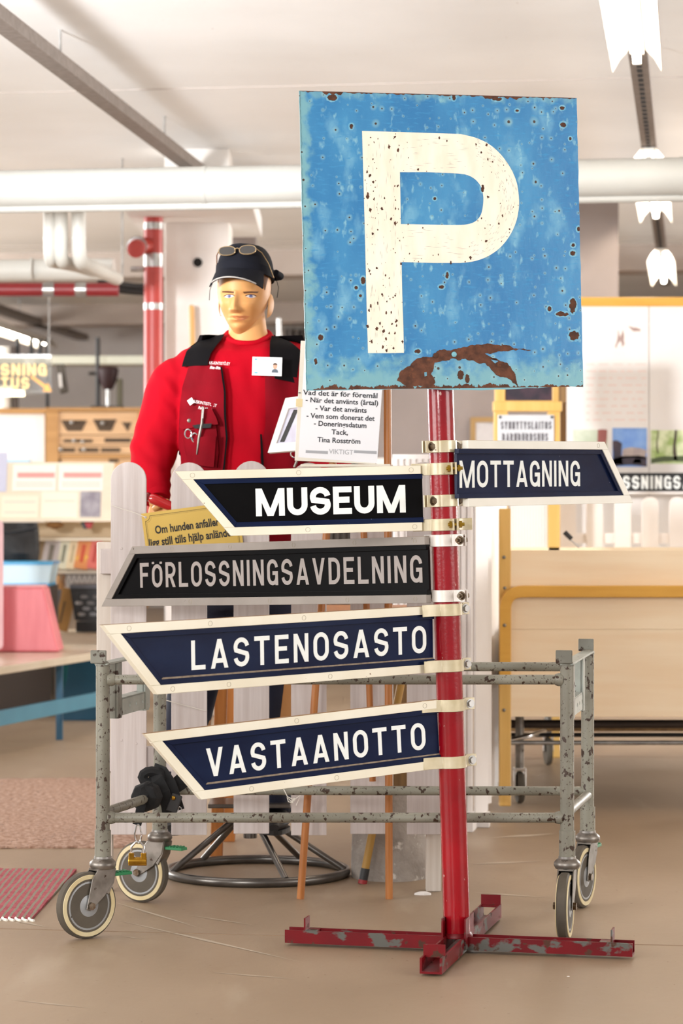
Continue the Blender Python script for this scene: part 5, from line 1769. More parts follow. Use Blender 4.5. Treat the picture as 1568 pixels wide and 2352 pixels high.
MB().tube([hp_((.076, .055, .05)), hp_((.092, .05, .055)), hp_((.088, .02, .062))], [.01, .014, .01], 10).build('cap_fold', m_cap, cap, smooth=True)

# sunglasses pushed up on the cap
m_gold2 = mat('gilt_frame', 'b09a78', .25, .9)
m_lens = mat('smoked_lens', '2a2725', .08, coat=.5)
gc = hp_((0, -.094, .112))
gp = Plane(gc, HR_ @ V((1, 0, .03)), V((0, .45, 1)))
sg_ = thing('sunglasses', 'gilt-rimmed dark sunglasses pushed up on the cap', 'sunglasses', gc)
for s in (-1, 1):
    pts = [(s * .031 + .0245 * math.copysign(abs(math.cos(a)) ** .85, math.cos(a)), .0145 * math.copysign(abs(math.sin(a)) ** .8, math.sin(a))) for a in [2 * PI * k / 28 for k in range(28)]]
    rimo = MB().tube([gp.pt(a, b, .002) for a, b in pts], .0018, 8, closed=True).build('rim', m_gold2, sg_, smooth=True)
    MB().prism(gp, pts, .001, .003).build('lens', m_lens, sg_)
    MB().tube([gp.pt(s * .055, .004, .0), gp.pt(s * .068, .0, -.02), gp.pt(s * .078, -.014, -.06), gp.pt(s * .084, -.04, -.10)], .0017, 8).build('temple', m_gold2, sg_, smooth=True)
MB().tube([gp.pt(-.009, .003, .003), gp.pt(0, .006, .005), gp.pt(.009, .003, .003)], .0017, 8).build('bridge', m_gold2, sg_, smooth=True)
# ---------------------------------------------------------------- right: folding screen, bed, display board
m_rib = mat('ribbed_white_plastic', 'ebe6e3', .45, c2='e2dcd8', ns=3)
m_birch = mat('pale_birch_veneer', 'f3dfc0', .5, c2='eed5b2', ns=4, st=(.5, 6, 6))
m_ywood = mat('yellow_lacquered_wood', 'd9a548', .35, c2='cf9a3e', ns=5, st=(.6, 6, 6))
m_ywoodv = mat('yellow_wood_upright', 'dcb268', .4, c2='d1a557', ns=5, st=(8, 8, .5))
def ribbed(root, p, q, z0, z1, pitch=.02, amp=.008):
    u = (q - p).normalized()
    L = (q - p).length
    n = V((u.y, -u.x, 0))
    if n.y > 0: n = -n
    k = int(L / pitch)
    for i in range(k):
        a = p + u * (i * L / k + .001)
        b = p + u * ((i + 1) * L / k - .001)
        c = (a + b) / 2 + n * amp
        mb = MB()
        mb.loft([[V((a.x, a.y, z)), V((c.x - u.x * .005, c.y - u.y * .005, z)), V((c.x + u.x * .005, c.y + u.y * .005, z)), V((b.x, b.y, z)), V((b.x - n.x * .006, b.y - n.y * .006, z)), V((a.x - n.x * .006, a.y - n.y * .006, z))] for z in (z0, z1)])
        mb.build('slat', m_rib, root)
fs = thing('folding_screen', 'white ribbed folding screen standing behind the red post', 'screen', ground(1010, 1905))
pA, pB, pC = V((P(902, 0, 8.55).x, 8.55, 0)), V((P(1086, 0, 8.5).x, 8.5, 0)), V((P(1146, 0, 10.1).x, 10.1, 0))
zt_ = zz(1054, 8.5)
ribbed(fs, pA, pB, .05, zt_)
ribbed(fs, pB + V((.01, .02, 0)), pC, .05, zt_, .2, .035)
for (p, q) in ((pA, pB), (pB, pC)):
    c = (p + q) / 2
    d = q - p
    MB().box(up(c, zt_ + .008) + V((0, .004, 0)), (d.length, .02, .016), rotz(math.atan2(d.y, d.x))).build('top_edge', m_rib, fs)
    for k in (.06, .94):
        e = p + d * k
        MB().box(up(e, .025), (.045, .10, .05), rotz(math.atan2(d.y, d.x))).build('foot', m_rib, fs, bevel=.002)

BD = 9.0
bed = thing('hospital_bed', 'wooden hospital bed end panel with yellow bent rail above metal wheels', 'bed', (P(1380, 0, BD).x, BD + .3, 0))
xl, xr = P(1146, 0, BD).x, P(1760, 0, BD).x
for (y0, y1) in ((1264, 1349), (1349, 1446), (1446, 1647)):
    MB().bbox((P(1168, 0, BD).x, BD + .004, zz(y1, BD) + .0006), (xr - .03, BD + .026, zz(y0, BD))).build('end_panel', m_birch, bed, bevel=.001)
for x in (xl, xr - .04):
    MB().bbox((x, BD, 0.02), (x + .042, BD + .034, zz(1168, BD))).build('end_post', m_ywoodv, bed, bevel=.004)
path = [V((xl + .02, BD - .018, zz(1560, BD))), V((xl + .02, BD - .018, zz(1358, BD))), V((xr - .02, BD - .018, zz(1358, BD))), V((xr - .02, BD - .018, zz(1560, BD)))]
bp_ = bend_path(path, .065, 8)
rows = []
for i, p in enumerate(bp_):
    t_ = (bp_[min(i + 1, len(bp_) - 1)] - bp_[max(i - 1, 0)]).normalized()
    w_ = V((-t_.z, 0, t_.x))
    rows.append([p - w_ * .0205 + V((0, .017, 0)), p - w_ * .0205 - V((0, .014, 0)), p + w_ * .0205 - V((0, .014, 0)), p + w_ * .0205 + V((0, .017, 0))])
MB().loft(rows).build('bent_rail', m_ywood, bed, bevel=.003)
for py in (1280, 1350, 1435, 1631):
    MB().lathe((P(1157, 0, BD).x, BD - (.032 if py > 1345 and py < 1500 else .0), zz(py, BD)), [(.006, 0), (.006, .003), (.003, .005)], 12, (0, -1, 0)).build('bolt_cap', m_steel, bed, smooth=True)
# under frame
m_under = mat('dark_underframe', '4a403a', .5, .4)
for (py, d, r, m) in ((1663, 9.3, .016, m_under), (1688, 9.5, .008, m_dark), (1706, 9.15, .008, m_zinc), (1672, 10.4, .014, m_ochre)):
    MB().cyl(P(1172, py, d), (xr, d, P(0, py, d).z), r, n=12).build('under_bar', m, bed, smooth=True)
MB().bbox((xl + .05, BD + .05, .42), (xr - .03, BD + 1.9, .50)).build('mattress_base', m_under, bed)
MB().bbox((xl + .05, BD + .06, .50), (xr - .05, BD + 1.85, .64)).build('mattress', mat('mattress_cover', 'd9cfc4', .8), bed, bevel=.02)
MB().bbox((xl + .03, BD + 1.9, .2), (xr, BD + 1.94, .9)).build('head_panel', m_birch, bed)
for (px, py, r, d) in ((1193, 1845, .058, 9.26), (1258, 1757, .058, 10.6), (1740, 1845, .058, 9.26)):
    g = V((P(px, 0, d).x, d, 0))
    w_ = MB().lathe(g + V((-.011, 0, r)), [(.02, 0), (r - .004, 0), (r, .006), (r, .016), (r - .004, .022), (.02, .022)], 28, (1, .12, 0)).build('bed_wheel', m_tyre, bed, smooth=True)
    MB().bbox(g + V((-.022, -.02, r)), g + V((-.014, .02, r * 2.2))).bbox(g + V((.014, -.02, r)), g + V((.022, .02, r * 2.2))).bbox(g + V((-.022, -.025, r * 2.05)), g + V((.022, .025, r * 2.25))).build('wheel_fork', m_chrome, bed, bevel=.002)
    MB().cyl(g + V((0, 0, r * 2.2)), g + V((0, 0, .40)), .016, n=14).build('wheel_stem', m_steel, bed, smooth=True)
MB().tube(bend_path([P(1172, 1700, 9.2), P(1215, 1690, 9.25), P(1250, 1680, 9.6)], .05), .009, 10).build('brake_lever', m_chrome, bed, smooth=True)

# framed stand with ribbed infill and enamel sign
SDp = 10.9
fsd = thing('framed_stand', 'pale wooden framed stand holding a grey enamel sign behind the bed', 'stand', (P(1212, 0, SDp).x, SDp, 0))
for (x0, x1) in ((1134, 1166), (1258, 1286)):
    MB().bbox((P(x0, 0, SDp).x, SDp, 0), (P(x1, 0, SDp).x, SDp + .05, zz(931, SDp))).build('upright', m_ywoodv, fsd, bevel=.003)
MB().bbox((P(1132, 0, SDp).x, SDp - .01, zz(945, SDp)), (P(1290, 0, SDp).x, SDp + .06, zz(922, SDp))).build('top_bar', m_ywoodv, fsd, bevel=.003)
ribbed(fsd, V((P(1166, 0, SDp).x, SDp + .03, 0)), V((P(1258, 0, SDp).x, SDp + .03, 0)), .5, zz(1100, SDp), .012)
ep = XZ(SDp - .012)
es = thing('enamel_sign', 'grey enamel sign with two lines of dark capitals on the wooden stand', 'sign', (P(1206, 0, SDp).x, SDp - .012, zz(1030, SDp)))
a0, b0 = ep.uv(1143, 1034); a1, b1 = ep.uv(1272, 953)
MB().prism(ep, [(a0, b0), (a1, b0), (a1, b1), (a0, b1)], -.006, 0).build('plate', mat('grey_enamel', 'cfd0d4', .3, c2='c3c4c9', ns=5), es, bevel=.002)
m_gi = mat('faded_dark_enamel', '5d5a5f', .5)
for (s_, x0, x1, yb, yt) in (('SYNNYTYSLAITOS', 1150, 1266, 986, 968), ('BARNBÖRDSHUS', 1153, 1258, 1013, 995)):
    u0, v0 = ep.uv(x0, yb); u1, v1 = ep.uv(x1, yt)
    word(MB(), ep, s_, u0, u1, v0, v1 - v0, .0002, .0008, .17, gap=.35).build('lettering', m_gi, es)
for (x, y) in ((1148, 958), (1267, 958)):
    a, b = ep.uv(x, y)
    MB().cyl(ep.pt(a, b, 0), ep.pt(a, b, .004), .006, n=10).build('screw', m_dark, es)
# wooden photo frame standing above it
pf = thing('framed_photograph', 'wide pale wooden frame with a dark photograph above the enamel sign', 'picture frame', (P(1212, 0, SDp + .1).x, SDp + .1, zz(922, SDp)))
fp2 = XZ(SDp + .1)
o_ = [fp2.uv(*p) for p in ((1136, 924), (1284, 924), (1284, 800), (1136, 800))]
i_ = [fp2.uv(*p) for p in ((1160, 922 - 2), (1268, 920), (1268, 826), (1160, 826))]
MB().prism(fp2, o_, -.03, 0, holes=[i_]).build('frame', m_ywoodv, pf, bevel=.003)
MB().prism(fp2, i_, -.02, -.012).build('photograph', mat('dark_photo', '2a2530', .3, c2='4b3540', ns=16, chips=[('b9bcc6', 10, .60, .68, (1, 1, 2))]), pf)
MB().bbox(P(1284, 1040, SDp + .06), P(1294, 800, SDp + .2)).build('wooden_batten', m_ochre, label='narrow dark yellow batten between the framed stand and display board', cat='batten')
# small picture on the partition
wp = XZ(14.16)
wf = thing('picture_frame', 'small gilt framed picture on the grey partition wall', 'picture frame', P(1110, 1090, 14.16))
o_ = [wp.uv(*p) for p in ((1080, 1090), (1200, 1090), (1200, 958), (1080, 958))]
i_ = [wp.uv(*p) for p in ((1092, 1080), (1190, 1080), (1190, 970), (1092, 970))]
MB().prism(wp, o_, -.03, 0, holes=[i_]).build('frame', mat('gilt_wood', '9b7a48', .5), wf, bevel=.002)
MB().prism(wp, i_, -.02, -.01).build('picture', mat('faint_print', 'c9c6c6', .4, c2='b5aeb0', ns=9, chips=[('b07f7f', 7, .63, .7, (1, 1, 1))]), wf)
MB().box(P(1055, 1052 - 12, 13.8), (.14, .12, .06)).build('dark_bundle', m_under, label='small dark bundle on the ledge below the grey partition', cat='bundle', bevel=.02)
MB().bbox(P(860, 1052, 13.6), (P(1140, 0, 13.6).x, 14.15, zz(1068, 13.6))).build('shelf', m_white, label='white shelf in front of the grey partition wall', cat='shelf')

# display board
DD = 12.0
dbp = XZ(DD)
db = thing('display_board', 'large white display board with wooden top rail on the right', 'display board', (P(1450, 0, DD).x, DD, 0))
for (x0, x1) in ((1296, 1489), (1491, 1700)):
    MB().bbox((P(x0, 0, DD).x, DD, zz(1280, DD)), (P(x1, 0, DD).x, DD + .02, zz(702, DD))).build('board_panel', m_white, db, bevel=.001)
MB().bbox((P(1290, 0, DD).x, DD - .012, zz(704, DD)), (P(1700, 0, DD).x, DD + .04, zz(683, DD))).build('top_rail', m_ywood, db, bevel=.003)
for x in (1294, 1690):
    MB().bbox((P(x, 0, DD).x, DD + .02, 0), (P(x + 14, 0, DD).x, DD + .05, zz(690, DD))).build('board_leg', m_ywoodv, db)
mb = MB()
rnd = random.Random(5)
for r_ in range(9):
    x = 1345
    while x < 1480:
        w_ = rnd.uniform(8, 26)
        a, b = dbp.uv(x, 838 + r_ * 16); a1, _ = dbp.uv(min(x + w_, 1484), 0)
        mb.prism(dbp, [(a, b), (a1, b), (a1, b + .006), (a, b + .006)], .0002, .001)
        x += w_ + rnd.uniform(5, 12)
mb.build('faint_text', mat('faint_pink_ink', 'e8cfc8', .7), db, kind='stuff')
sm1 = [((1412, 795), (1418, 758), (1424, 775), (1430, 757), (1434, 790), (1428, 797), (1424, 782), (1416, 800)), ((1442, 747), (1458, 752), (1471, 756), (1470, 761), (1452, 760))]
for q in sm1:
    MB().prism(dbp, jag([dbp.uv(*p) for p in q], .12, 2, 3), .0002, .001).build('pencil_figure', mat('brown_wash', 'a88f88', .8), db)
def photo(x0, y0, x1, y1, m, lab, extra=()):
    c = P((x0 + x1) / 2, y1, DD - .002)
    t = thing('photo_print', lab, 'photograph', c)
    a0, b0 = dbp.uv(x0, y1); a1, b1 = dbp.uv(x1, y0)
    MB().prism(dbp, [(a0, b0), (a1, b0), (a1, b1), (a0, b1)], .001, .0025).build('print', m, t)
    for (poly, mm, nm) in extra:
        MB().prism(dbp, jag([(a0 + (a1 - a0) * p[0], b0 + (b1 - b0) * p[1]) for p in poly], .06, 2, 2), .0026, .003).build(nm, mm, t)
m_sky = mat('photo_sky', '4f7fd0', .35, c2='8fb2e2', ns=6)
m_bld = mat('photo_building', '2c2a3a', .4, c2='4a3a44', ns=12)
m_roof = mat('photo_pale_roof', 'c9b9ae', .4, c2='9d8f92', ns=14)
m_lawn = mat('photo_lawn', '6f9a3c', .4, c2='3f5a2a', ns=20)
m_for = mat('photo_forest', '9db56a', .4, c2='dfe6c0', ns=14, lo=.4, hi=.6)
m_trk = mat('photo_trunk', '4a4034', .5)
photo(1316, 987, 1394, 1072, mat('photo_wall', 'b9c4ae', .4, c2='d5dccb', ns=12), 'photograph of a red building beside a blue-sky photograph', (([(.78, 0), (1, 0), (1, 1), (.72, 1)], mat('photo_red', '9a5a55', .5), 'printed_house'), ([(0, 0), (.8, 0), (.75, .3), (.4, .38), (0, .3)], m_lawn, 'printed_lawn')))
photo(1406, 983, 1485, 1072, m_sky, 'photograph of a dark building under a bright blue sky', (([(0, .05), (.3, .05), (.28, .6), (.12, .68), (0, .66)], m_bld, 'printed_building'), ([(.25, .2), (.95, .2), (1, .42), (.6, .5), (.3, .45)], m_roof, 'printed_roof'), ([(0, 0), (1, 0), (1, .25), (.5, .28), (0, .2)], m_bld, 'printed_shadow'), ([(.6, .08), (.85, .08), (.82, .2), (.62, .2)], m_lawn, 'printed_lawn')))
photo(1494, 988, 1600, 1065, m_for, 'photograph of a sunlit green forest clearing', (([(.5, .1), (.58, .1), (.57, 1), (.52, 1)], m_trk, 'printed_trunk'), ([(.14, .3), (.17, .3), (.17, 1), (.15, 1)], m_trk, 'printed_trunk'), ([(0, 0), (1, 0), (1, .16), (.4, .22), (0, .14)], mat('photo_dark_lawn', '4d5a38', .5), 'printed_lawn')))
bs_ = XZ(11.85)
bsg = thing('name_board', 'far black board with white capitals below the photographs', 'sign', P(1500, 1128, 11.85))
a0, b0 = bs_.uv(1300, 1129); a1, b1 = bs_.uv(1765, 1086)
MB().prism(bs_, [(a0, b0), (a1, b0), (a1, b1), (a0, b1)], -.02, 0).build('board', mat('black_board', '17191c', .4), bsg, bevel=.002)
u0, v0 = bs_.uv(1326, 1123); u1, v1 = bs_.uv(1742, 1093)
word(MB(), bs_, 'FÖRLOSSNINGSAVDELNING', u0, u1, v0, v1 - v0, .0003, .0015, .18, gap=.3).build('lettering', m_letter, bsg)
MB().bbox(bs_.pt(a0, b0, .0) + V((0, .02, 0)), bs_.pt(a1, b0 - .012, 0) - V((0, .03, 0))).build('ledge', m_white, bsg)
for px in (1300, 1660):
    MB().bbox((P(px, 0, 11.87).x, 11.872, 0), (P(px + 10, 0, 11.87).x, 11.9, zz(1100, 11.87))).build('support_batten', m_white, bsg)

# far picket fence behind the bed
QD = 11.2
m_pk2 = mat('cream_picket_paint', 'f0e9e4', .5, c2='e8dfd8', ns=4)
ff = thing('picket_fence', 'far white crib-like picket fence behind the hospital bed', 'fence', (P(1450, 0, QD).x, QD, 0))
qp = XZ(QD)
for px in (1304, 1365, 1430, 1493, 1556, 1620):
    x = P(px, 0, QD).x
    hw = .036
    zt3 = zz(1141, QD)
    MB().prism(qp, [(x - hw, .55), (x + hw, .55)] + [(x + hw * math.cos(j * PI / 10), zt3 - hw + hw * math.sin(j * PI / 10)) for j in range(11)], -.02, 0).build('picket', m_pk2, ff, bevel=.002)
MB().bbox((P(1284, 0, QD).x, QD + .021, zz(1248, QD)), (P(1680, 0, QD).x, QD + .05, zz(1225, QD))).build('cross_rail', m_pk2, ff)
MB().bbox((P(1284, 0, QD).x, QD + .021, .55), (P(1680, 0, QD).x, QD + .05, .62)).build('cross_rail', m_pk2, ff)
MB().bbox((P(1284, 0, QD).x, QD + .021, 0), (P(1290, 0, QD).x, QD + .06, zz(1190, QD))).build('fence_post', m_pk2, ff)
MB().bbox((P(1676, 0, QD).x, QD + .021, 0), (P(1686, 0, QD).x, QD + .06, zz(1190, QD))).build('fence_post', m_pk2, ff)
kn = thing('hand_tool', 'black handled metal tool resting behind the bed rail', 'tool', P(1310, 1235, 9.4))
MB().cyl(P(1296, 1222, 9.4), P(1312, 1238, 9.4), .009, n=10).build('grip', m_dark, kn, smooth=True)
MB().cyl(P(1298, 1230, 9.4), P(1330, 1258, 9.4), .004, n=8).build('shaft', m_chrome, kn, smooth=True)

# ---------------------------------------------------------------- left: bench, racks, cupboard
m_bench = mat('grey_laminate_top', 'cfc2ae', .25, c2='c4b6a0', ns=4)
m_blue1 = mat('petrol_blue_paint', '0f5a7c', .45, c2='0d4e6c', ns=4)
m_blue2 = mat('light_petrol_paint', '3f7f96', .4, c2='37758c', ns=4)
m_teal2 = mat('teal_paint', '0f6a72', .5)
bn = thing('low_bench', 'low bench with pale top and blue painted legs on the left', 'bench', ground(120, 1660))
TBZ = .36
f0, f1 = lp(-160, 1605, TBZ) if False else None, None
def gz(px, py, z):
    d = (CH - z) * F / (py - HY)
    return P(px, py, d)
A_, B_ = gz(-140, 1553, .385), gz(330, 1482, .385)
bd_ = (B_ - A_).normalized()
bk_ = V((-bd_.y, bd_.x, 0))
def slab(mb, p, q, wd, z0, z1):
    n = (q - p).normalized(); s = V((-n.y, n.x, 0))
    vs = [V((x.x, x.y, z)) for z in (z0, z1) for x in (p, q, q + s * wd, p + s * wd)]
    return mb.add(vs, [(3, 2, 1, 0), (4, 5, 6, 7), (0, 1, 5, 4), (1, 2, 6, 5), (2, 3, 7, 6), (3, 0, 4, 7)])
mb = MB(); slab(mb, A_, B_, .75, .35, .385); mb.build('bench_top', m_bench, bn, bevel=.004)
A2, B2 = gz(-140, 1640, .20), gz(330, 1508, .20)
mb = MB(); slab(mb, A_ + bd_ * .1 - bk_ * .03, B_ + bd_ * -.0 - bk_ * .03, .03, .135, .20); mb.build('stretcher', m_blue2, bn, bevel=.003)
for (px, ww, m, zt4, dd) in ((25, .025, m_blue1, .35, .5), (80, .03, m_blue1, .35, .05)):
    g = A_ + bd_ * ((P(px, 0, A_.y).x - A_.x) / bd_.x) + bk_ * dd
    MB().bbox((g.x - ww / 2, g.y, 0), (g.x + ww / 2, g.y + .03, .35)).build('bench_leg', m, bn, bevel=.002)
g = gz(185, 1655, 0)
pg = Plane(g, (1, 0, 0), (0, 0, 1))
MB().prism(pg, [(-.12, 0), (.10, 0), (.10, .012), (.17, .012), (.17, .35), (-.05, .35), (-.07, .2), (-.11, .06)], -.05, 0).build('end_support', m_blue1, bn, bevel=.002)
MB().prism(pg, [(-.16, .1), (-.05, .1), (-.05, .35), (-.16, .35)], -.42, -.38).build('inner_support', m_teal2, bn)

tp0 = gz(0, 1500, .385)
wedge = thing('red_cushion', 'faded red padded wedge standing on the pale bench', 'cushion', V((P(60, 0, 12.0).x, 12.0, .386)))
wpn = XZ(12.0)
wq = [wpn.uv(*p) for p in ((-60, 1350), (100, 1349), (136, 1472), (-60, 1500))]
zmin = .386
wq = [(a, max(b, zmin)) for a, b in wq]
wq[2] = (wq[2][0], zmin); wq[3] = (wq[3][0], zmin)
MB().prism(wpn, wq, -.22, 0).build('pad', mat('faded_red_vinyl', 'd8767c', .4, c2='cf6a72', ns=6, st=(6, 6, .6)), wedge, bevel=.012, seg=3)
MB().prism(wpn, [(wq[0][0], wq[0][1] + .001), (wq[1][0] - .006, wq[1][1] + .001), (wq[1][0] - .006, wq[1][1] + .006), (wq[0][0], wq[0][1] + .006)], -.2, -.02).build('top_seam', mat('pink_piping', 'e3a0a2', .5), wedge)
bxw = thing('storage_box', 'light blue plastic storage box behind the red wedge', 'box', P(50, 1345, 13.0))
bpn = XZ(13.0)
bq_ = [bpn.uv(*p) for p in ((-60, 1344), (112, 1344), (121, 1293), (-60, 1293))]
MB().prism(bpn, bq_, -.3, 0).build('tub', mat('ice_blue_plastic', 'c9e6f4', .3), bxw, bevel=.008)
for (y0, y1) in ((1291, 1297), (1340, 1346)):
    q = [bpn.uv(*p) for p in ((-60, y1), (122 if y0 < 1300 else 113, y1), (122 if y0 < 1300 else 113, y0), (-60, y0))]
    MB().prism(bpn, q, -.31, .01).build('rim_strip', mat('bright_blue_plastic', '3aa6dc', .3), bxw)
a0, b0 = bpn.uv(110, 1346)
MB().bbox((P(-60, 0, 13.0).x, 12.98, 0), (P(118, 0, 13.0).x, 13.32, b0 - .001)).build('shade_toned_crate', m_under, label='crate added under the light blue box, toned like the shade below the bench', cat='crate')  # added support; its dark colour stands for the shade below the bench
# black bag
bag = thing('black_bag', 'black shiny bag hanging on the rack left of the books', 'bag', P(40, 1292, 13.4))
rg = []
for (py, x0, x1, dp_) in ((1200, -30, 86, .05), (1215, -34, 88, .08), (1240, -36, 90, .1), (1270, -36, 91, .1), (1290, -34, 87, .08)):
    c = P((x0 + x1) / 2, py, 13.4)
    rg.append([c + V((dx, dy, 0)) + V((0, .05 * noise.noise((dx * 16, py * .09, 1)), 0)) for (dx, dy, _) in [tuple(v) for v in ell((0, 0, 0), (x1 - x0) / 2 * 13.4 / F, dp_, 28, 3)]])
MB().loft(rg).build('bag_body', mat('black_nylon', '100f0f', .6, c2='1d1a1a', ns=14, bump=.9, bs=12), bag, smooth=True)
MB().tube([P(-20, 1214, 13.3), P(20, 1224, 13.28), P(84, 1212, 13.3)], .006, 8).build('bag_seam', m_dark, bag, smooth=True)
MB().bbox(P(-60, 1500, 11.6), P(9, 1195, 11.9)).build('pink_cloth', mat('pale_pink_cloth', 'dcb9c0', .8, c2='d0acb5', ns=6), label='pale pink hanging cloth at the frame edge', cat='cloth', bevel=.02)

# magazine rack
RD = 13.9
m_rack = mat('pale_rack_wood', 'efe3cf', .5, c2='e6d8c0', ns=4)
m_card = mat('white_card', 'f4efe6', .5)
rk_ = thing('magazine_rack', 'pale wooden magazine rack with sloping shelves on the left', 'rack', (P(120, 0, RD).x, RD, 0))
rpl = pplane(120, 1130, RD, 0, 0, .30)
def rq(x0, y0, x1, y1):
    a0, b0 = rpl.uv(x0, y1); a1, b1 = rpl.uv(x1, y0)
    return [(a0, b0), (a1, b0), (a1, b1), (a0, b1)]
MB().prism(rpl, rq(-60, 1062, 262, 1192), -.02, 0).build('sloping_back', m_rack, rk_)
for (y, d) in ((1192, RD - .08), (1236, RD - .02), (1311, RD + .02), (1452, RD)):
    MB().bbox(P(-60, y + 6, d), (P(300, 0, d).x, d + .3, P(0, y, d).z)).build('ledge', m_rack, rk_, bevel=.002)
for x in (-50, 292):
    MB().bbox((P(x, 0, RD).x, RD + .1, 0), (P(x + 10, 0, RD).x, RD + .34, zz(1070, RD))).build('side_upright', m_rack, rk_)
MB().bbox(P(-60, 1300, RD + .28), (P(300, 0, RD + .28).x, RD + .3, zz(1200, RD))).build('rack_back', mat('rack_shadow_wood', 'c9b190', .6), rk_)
def leaflet(x0, y0, x1, y1, m, lab, red=False, strip=None):
    t = thing('leaflet', lab, 'leaflet', rpl.pt(rpl.uv((x0 + x1) / 2, y1)[0], rpl.uv(0, y1)[1], .004))
    MB().prism(rpl, rq(x0, y0, x1, y1), .002, .006).build('sheet', m, t)
    if red: MB().prism(rpl, rq(x0 + 12, y0 + 18, x1 - 4, y0 + 30), .006, .007).build('red_heading', mat('pinkish_red_ink', 'f0a09a', .6), t)
    for k, yy in enumerate(strip or ()):
        MB().prism(rpl, rq(x0 + 8, yy, x1 - 8, yy + 3), .006, .0068).build('printed_line', mat('pale_ink', 'd9cfc2', .7), t)
leaflet(28, 1068, 130, 1128, m_card, 'white poster with pink heading, next to the black bag side of the rack', True, (1108, 1115))
leaflet(134, 1068, 238, 1128, m_card, 'white poster with pink heading beside the picket fence', True, (1108, 1115))
leaflet(2, 1140, 90, 1190, mat('cream_card', 'f2e7d2', .5), 'wide cream leaflet on the sloping ledge', False, (1152, 1176))
leaflet(94, 1130, 180, 1190, mat('ivory_card', 'f5ecd8', .5), 'ivory booklet with green spine mark on the sloping ledge', False, (1150,))
leaflet(184, 1130, 232, 1188, mat('dark_cover', '8b8590', .4, c2='b9b3ba', ns=14), 'dark grey photo booklet on the sloping ledge')
leaflet(-40, 1040, 18, 1130, mat('lilac_card', 'c9cbe0', .5), 'lilac leaflet at the end of the rack')
# slanted books on the wire shelf
books = (((92, 130), 'd7cfcf', 'grey-lilac book slanting on the rack shelf'), ((128, 152), 'd8d2b8', 'pale green book slanting on the rack shelf'), ((150, 170), 'e4cfa8', 'cream book slanting between pale green and orange books'),
         ((168, 200), 'dc8a4a', 'orange and yellow patterned book on the rack shelf'), ((198, 226), 'd8695a', 'red book slanting next to the orange one'), ((224, 250), 'c9a87c', 'tan book slanting beside the red one'))
for i, ((x0, x1), colr, lab) in enumerate(books):
    bpl = pplane((x0 + x1) / 2, 1308, RD - .0 - .002 * i, 0, math.radians(-9), .22)
    t = thing('book', lab, 'book', bpl.A)
    w_ = (x1 - x0) * RD / F
    bm_ = mat('book_' + colr, colr, .5, c2=('e8c23a' if i == 3 else None), ns=14, lo=.5, hi=.6)
    MB().plbox(bpl, -w_ / 2, .004, w_ / 2, .172, -.014, 0).build('cover', bm_, t, bevel=.001)
    MB().plbox(bpl, -w_ / 2 + .002, .006, w_ / 2 - .004, .1725, -.012, -.002).build('pages', m_card, t)
    MB().plbox(bpl, -w_ / 6, .04, w_ / 8, .14, 0, .0008).build('title', mat('title_' + str(i), ('8f8a80', '7a7a66', 'b9a27c', 'c9502e', 'b23a2e', '7d6240')[i], .6), t)
wr = thing('wire_shelf', 'wire shelf front with small loops under the books', 'shelf', P(160, 1330, RD - .12))
for i in range(12):
    MB().tube([P(116 + i * 12, 1322, RD - .12), P(122 + i * 12, 1342, RD - .12), P(128 + i * 12, 1322, RD - .12)], .003, 6).build('wire_loop', m_steel, wr)
MB().cyl(P(110, 1320, RD - .12), P(262, 1320, RD - .12), .004, n=8).build('front_wire', m_steel, wr)
td = thing('plush_bear', 'small brown plush toy lying on the rack top shelf', 'toy', P(126, 1212, RD))
MB().sphere(P(126, 1204, RD), (.036, .03, .028), 16, 10).sphere(P(112, 1206, RD), (.016, .014, .014), 10, 8).sphere(P(140, 1206, RD), (.016, .014, .014), 10, 8).build('toy_body', mat('brown_plush', '8a5f33', .9, bump=.5, bs=80), td, smooth=True)
rbn = thing('red_toy', 'red and black toy lying beside the brown plush', 'toy', P(202, 1214, RD))
MB().prism(XZ(RD), [XZ(RD).uv(*p) for p in ((192, 1198), (214, 1198), (208, 1214), (200, 1214))], -.05, 0).build('red_body', mat('bright_red', 'b81820', .5), rbn, bevel=.003)
MB().prism(XZ(RD), [XZ(RD).uv(*p) for p in ((184, 1200), (193, 1198), (200, 1215), (192, 1215))], -.05, 0).build('black_limb', m_dark, rbn)
# things on the lowest rack shelf
bpl = pplane(138, 1448, RD - .05, 0, math.radians(-12), .15)
t = thing('book', 'tall tan book leaning on the lowest rack shelf', 'book', bpl.A)
MB().plbox(bpl, -.038, .0, .038, .235, -.03, 0).build('cover', mat('tan_cover', 'b98a4c', .6, c2='a87b40', ns=6), t, bevel=.001)
MB().plbox(bpl, -.014, .04, -.006, .16, 0, .001).build('title', m_trk, t)
MB().plbox(bpl, -.036, .2355, .03, .2365, -.028, -.002).build('pages', m_card, t)
bpl = pplane(118, 1445, RD, 0, math.radians(-6), .1)
t = thing('book', 'thin slate-blue book behind the tall tan book', 'book', bpl.A)
MB().plbox(bpl, -.028, 0, .028, .22, -.02, 0).build('cover', mat('slate_cover', '6a7282', .5), t, bevel=.001)
MB().plbox(bpl, -.026, .22, .026, .221, -.018, -.002).build('pages', m_card, t)
crt = thing('black_basket', 'black plastic basket with oval holes on the lowest rack shelf', 'basket', P(195, 1450, RD - .12))
cpl = XZ(RD - .12)
oq = [cpl.uv(*p) for p in ((172, 1425), (262, 1425), (272, 1350), (160, 1350))]
hs = []
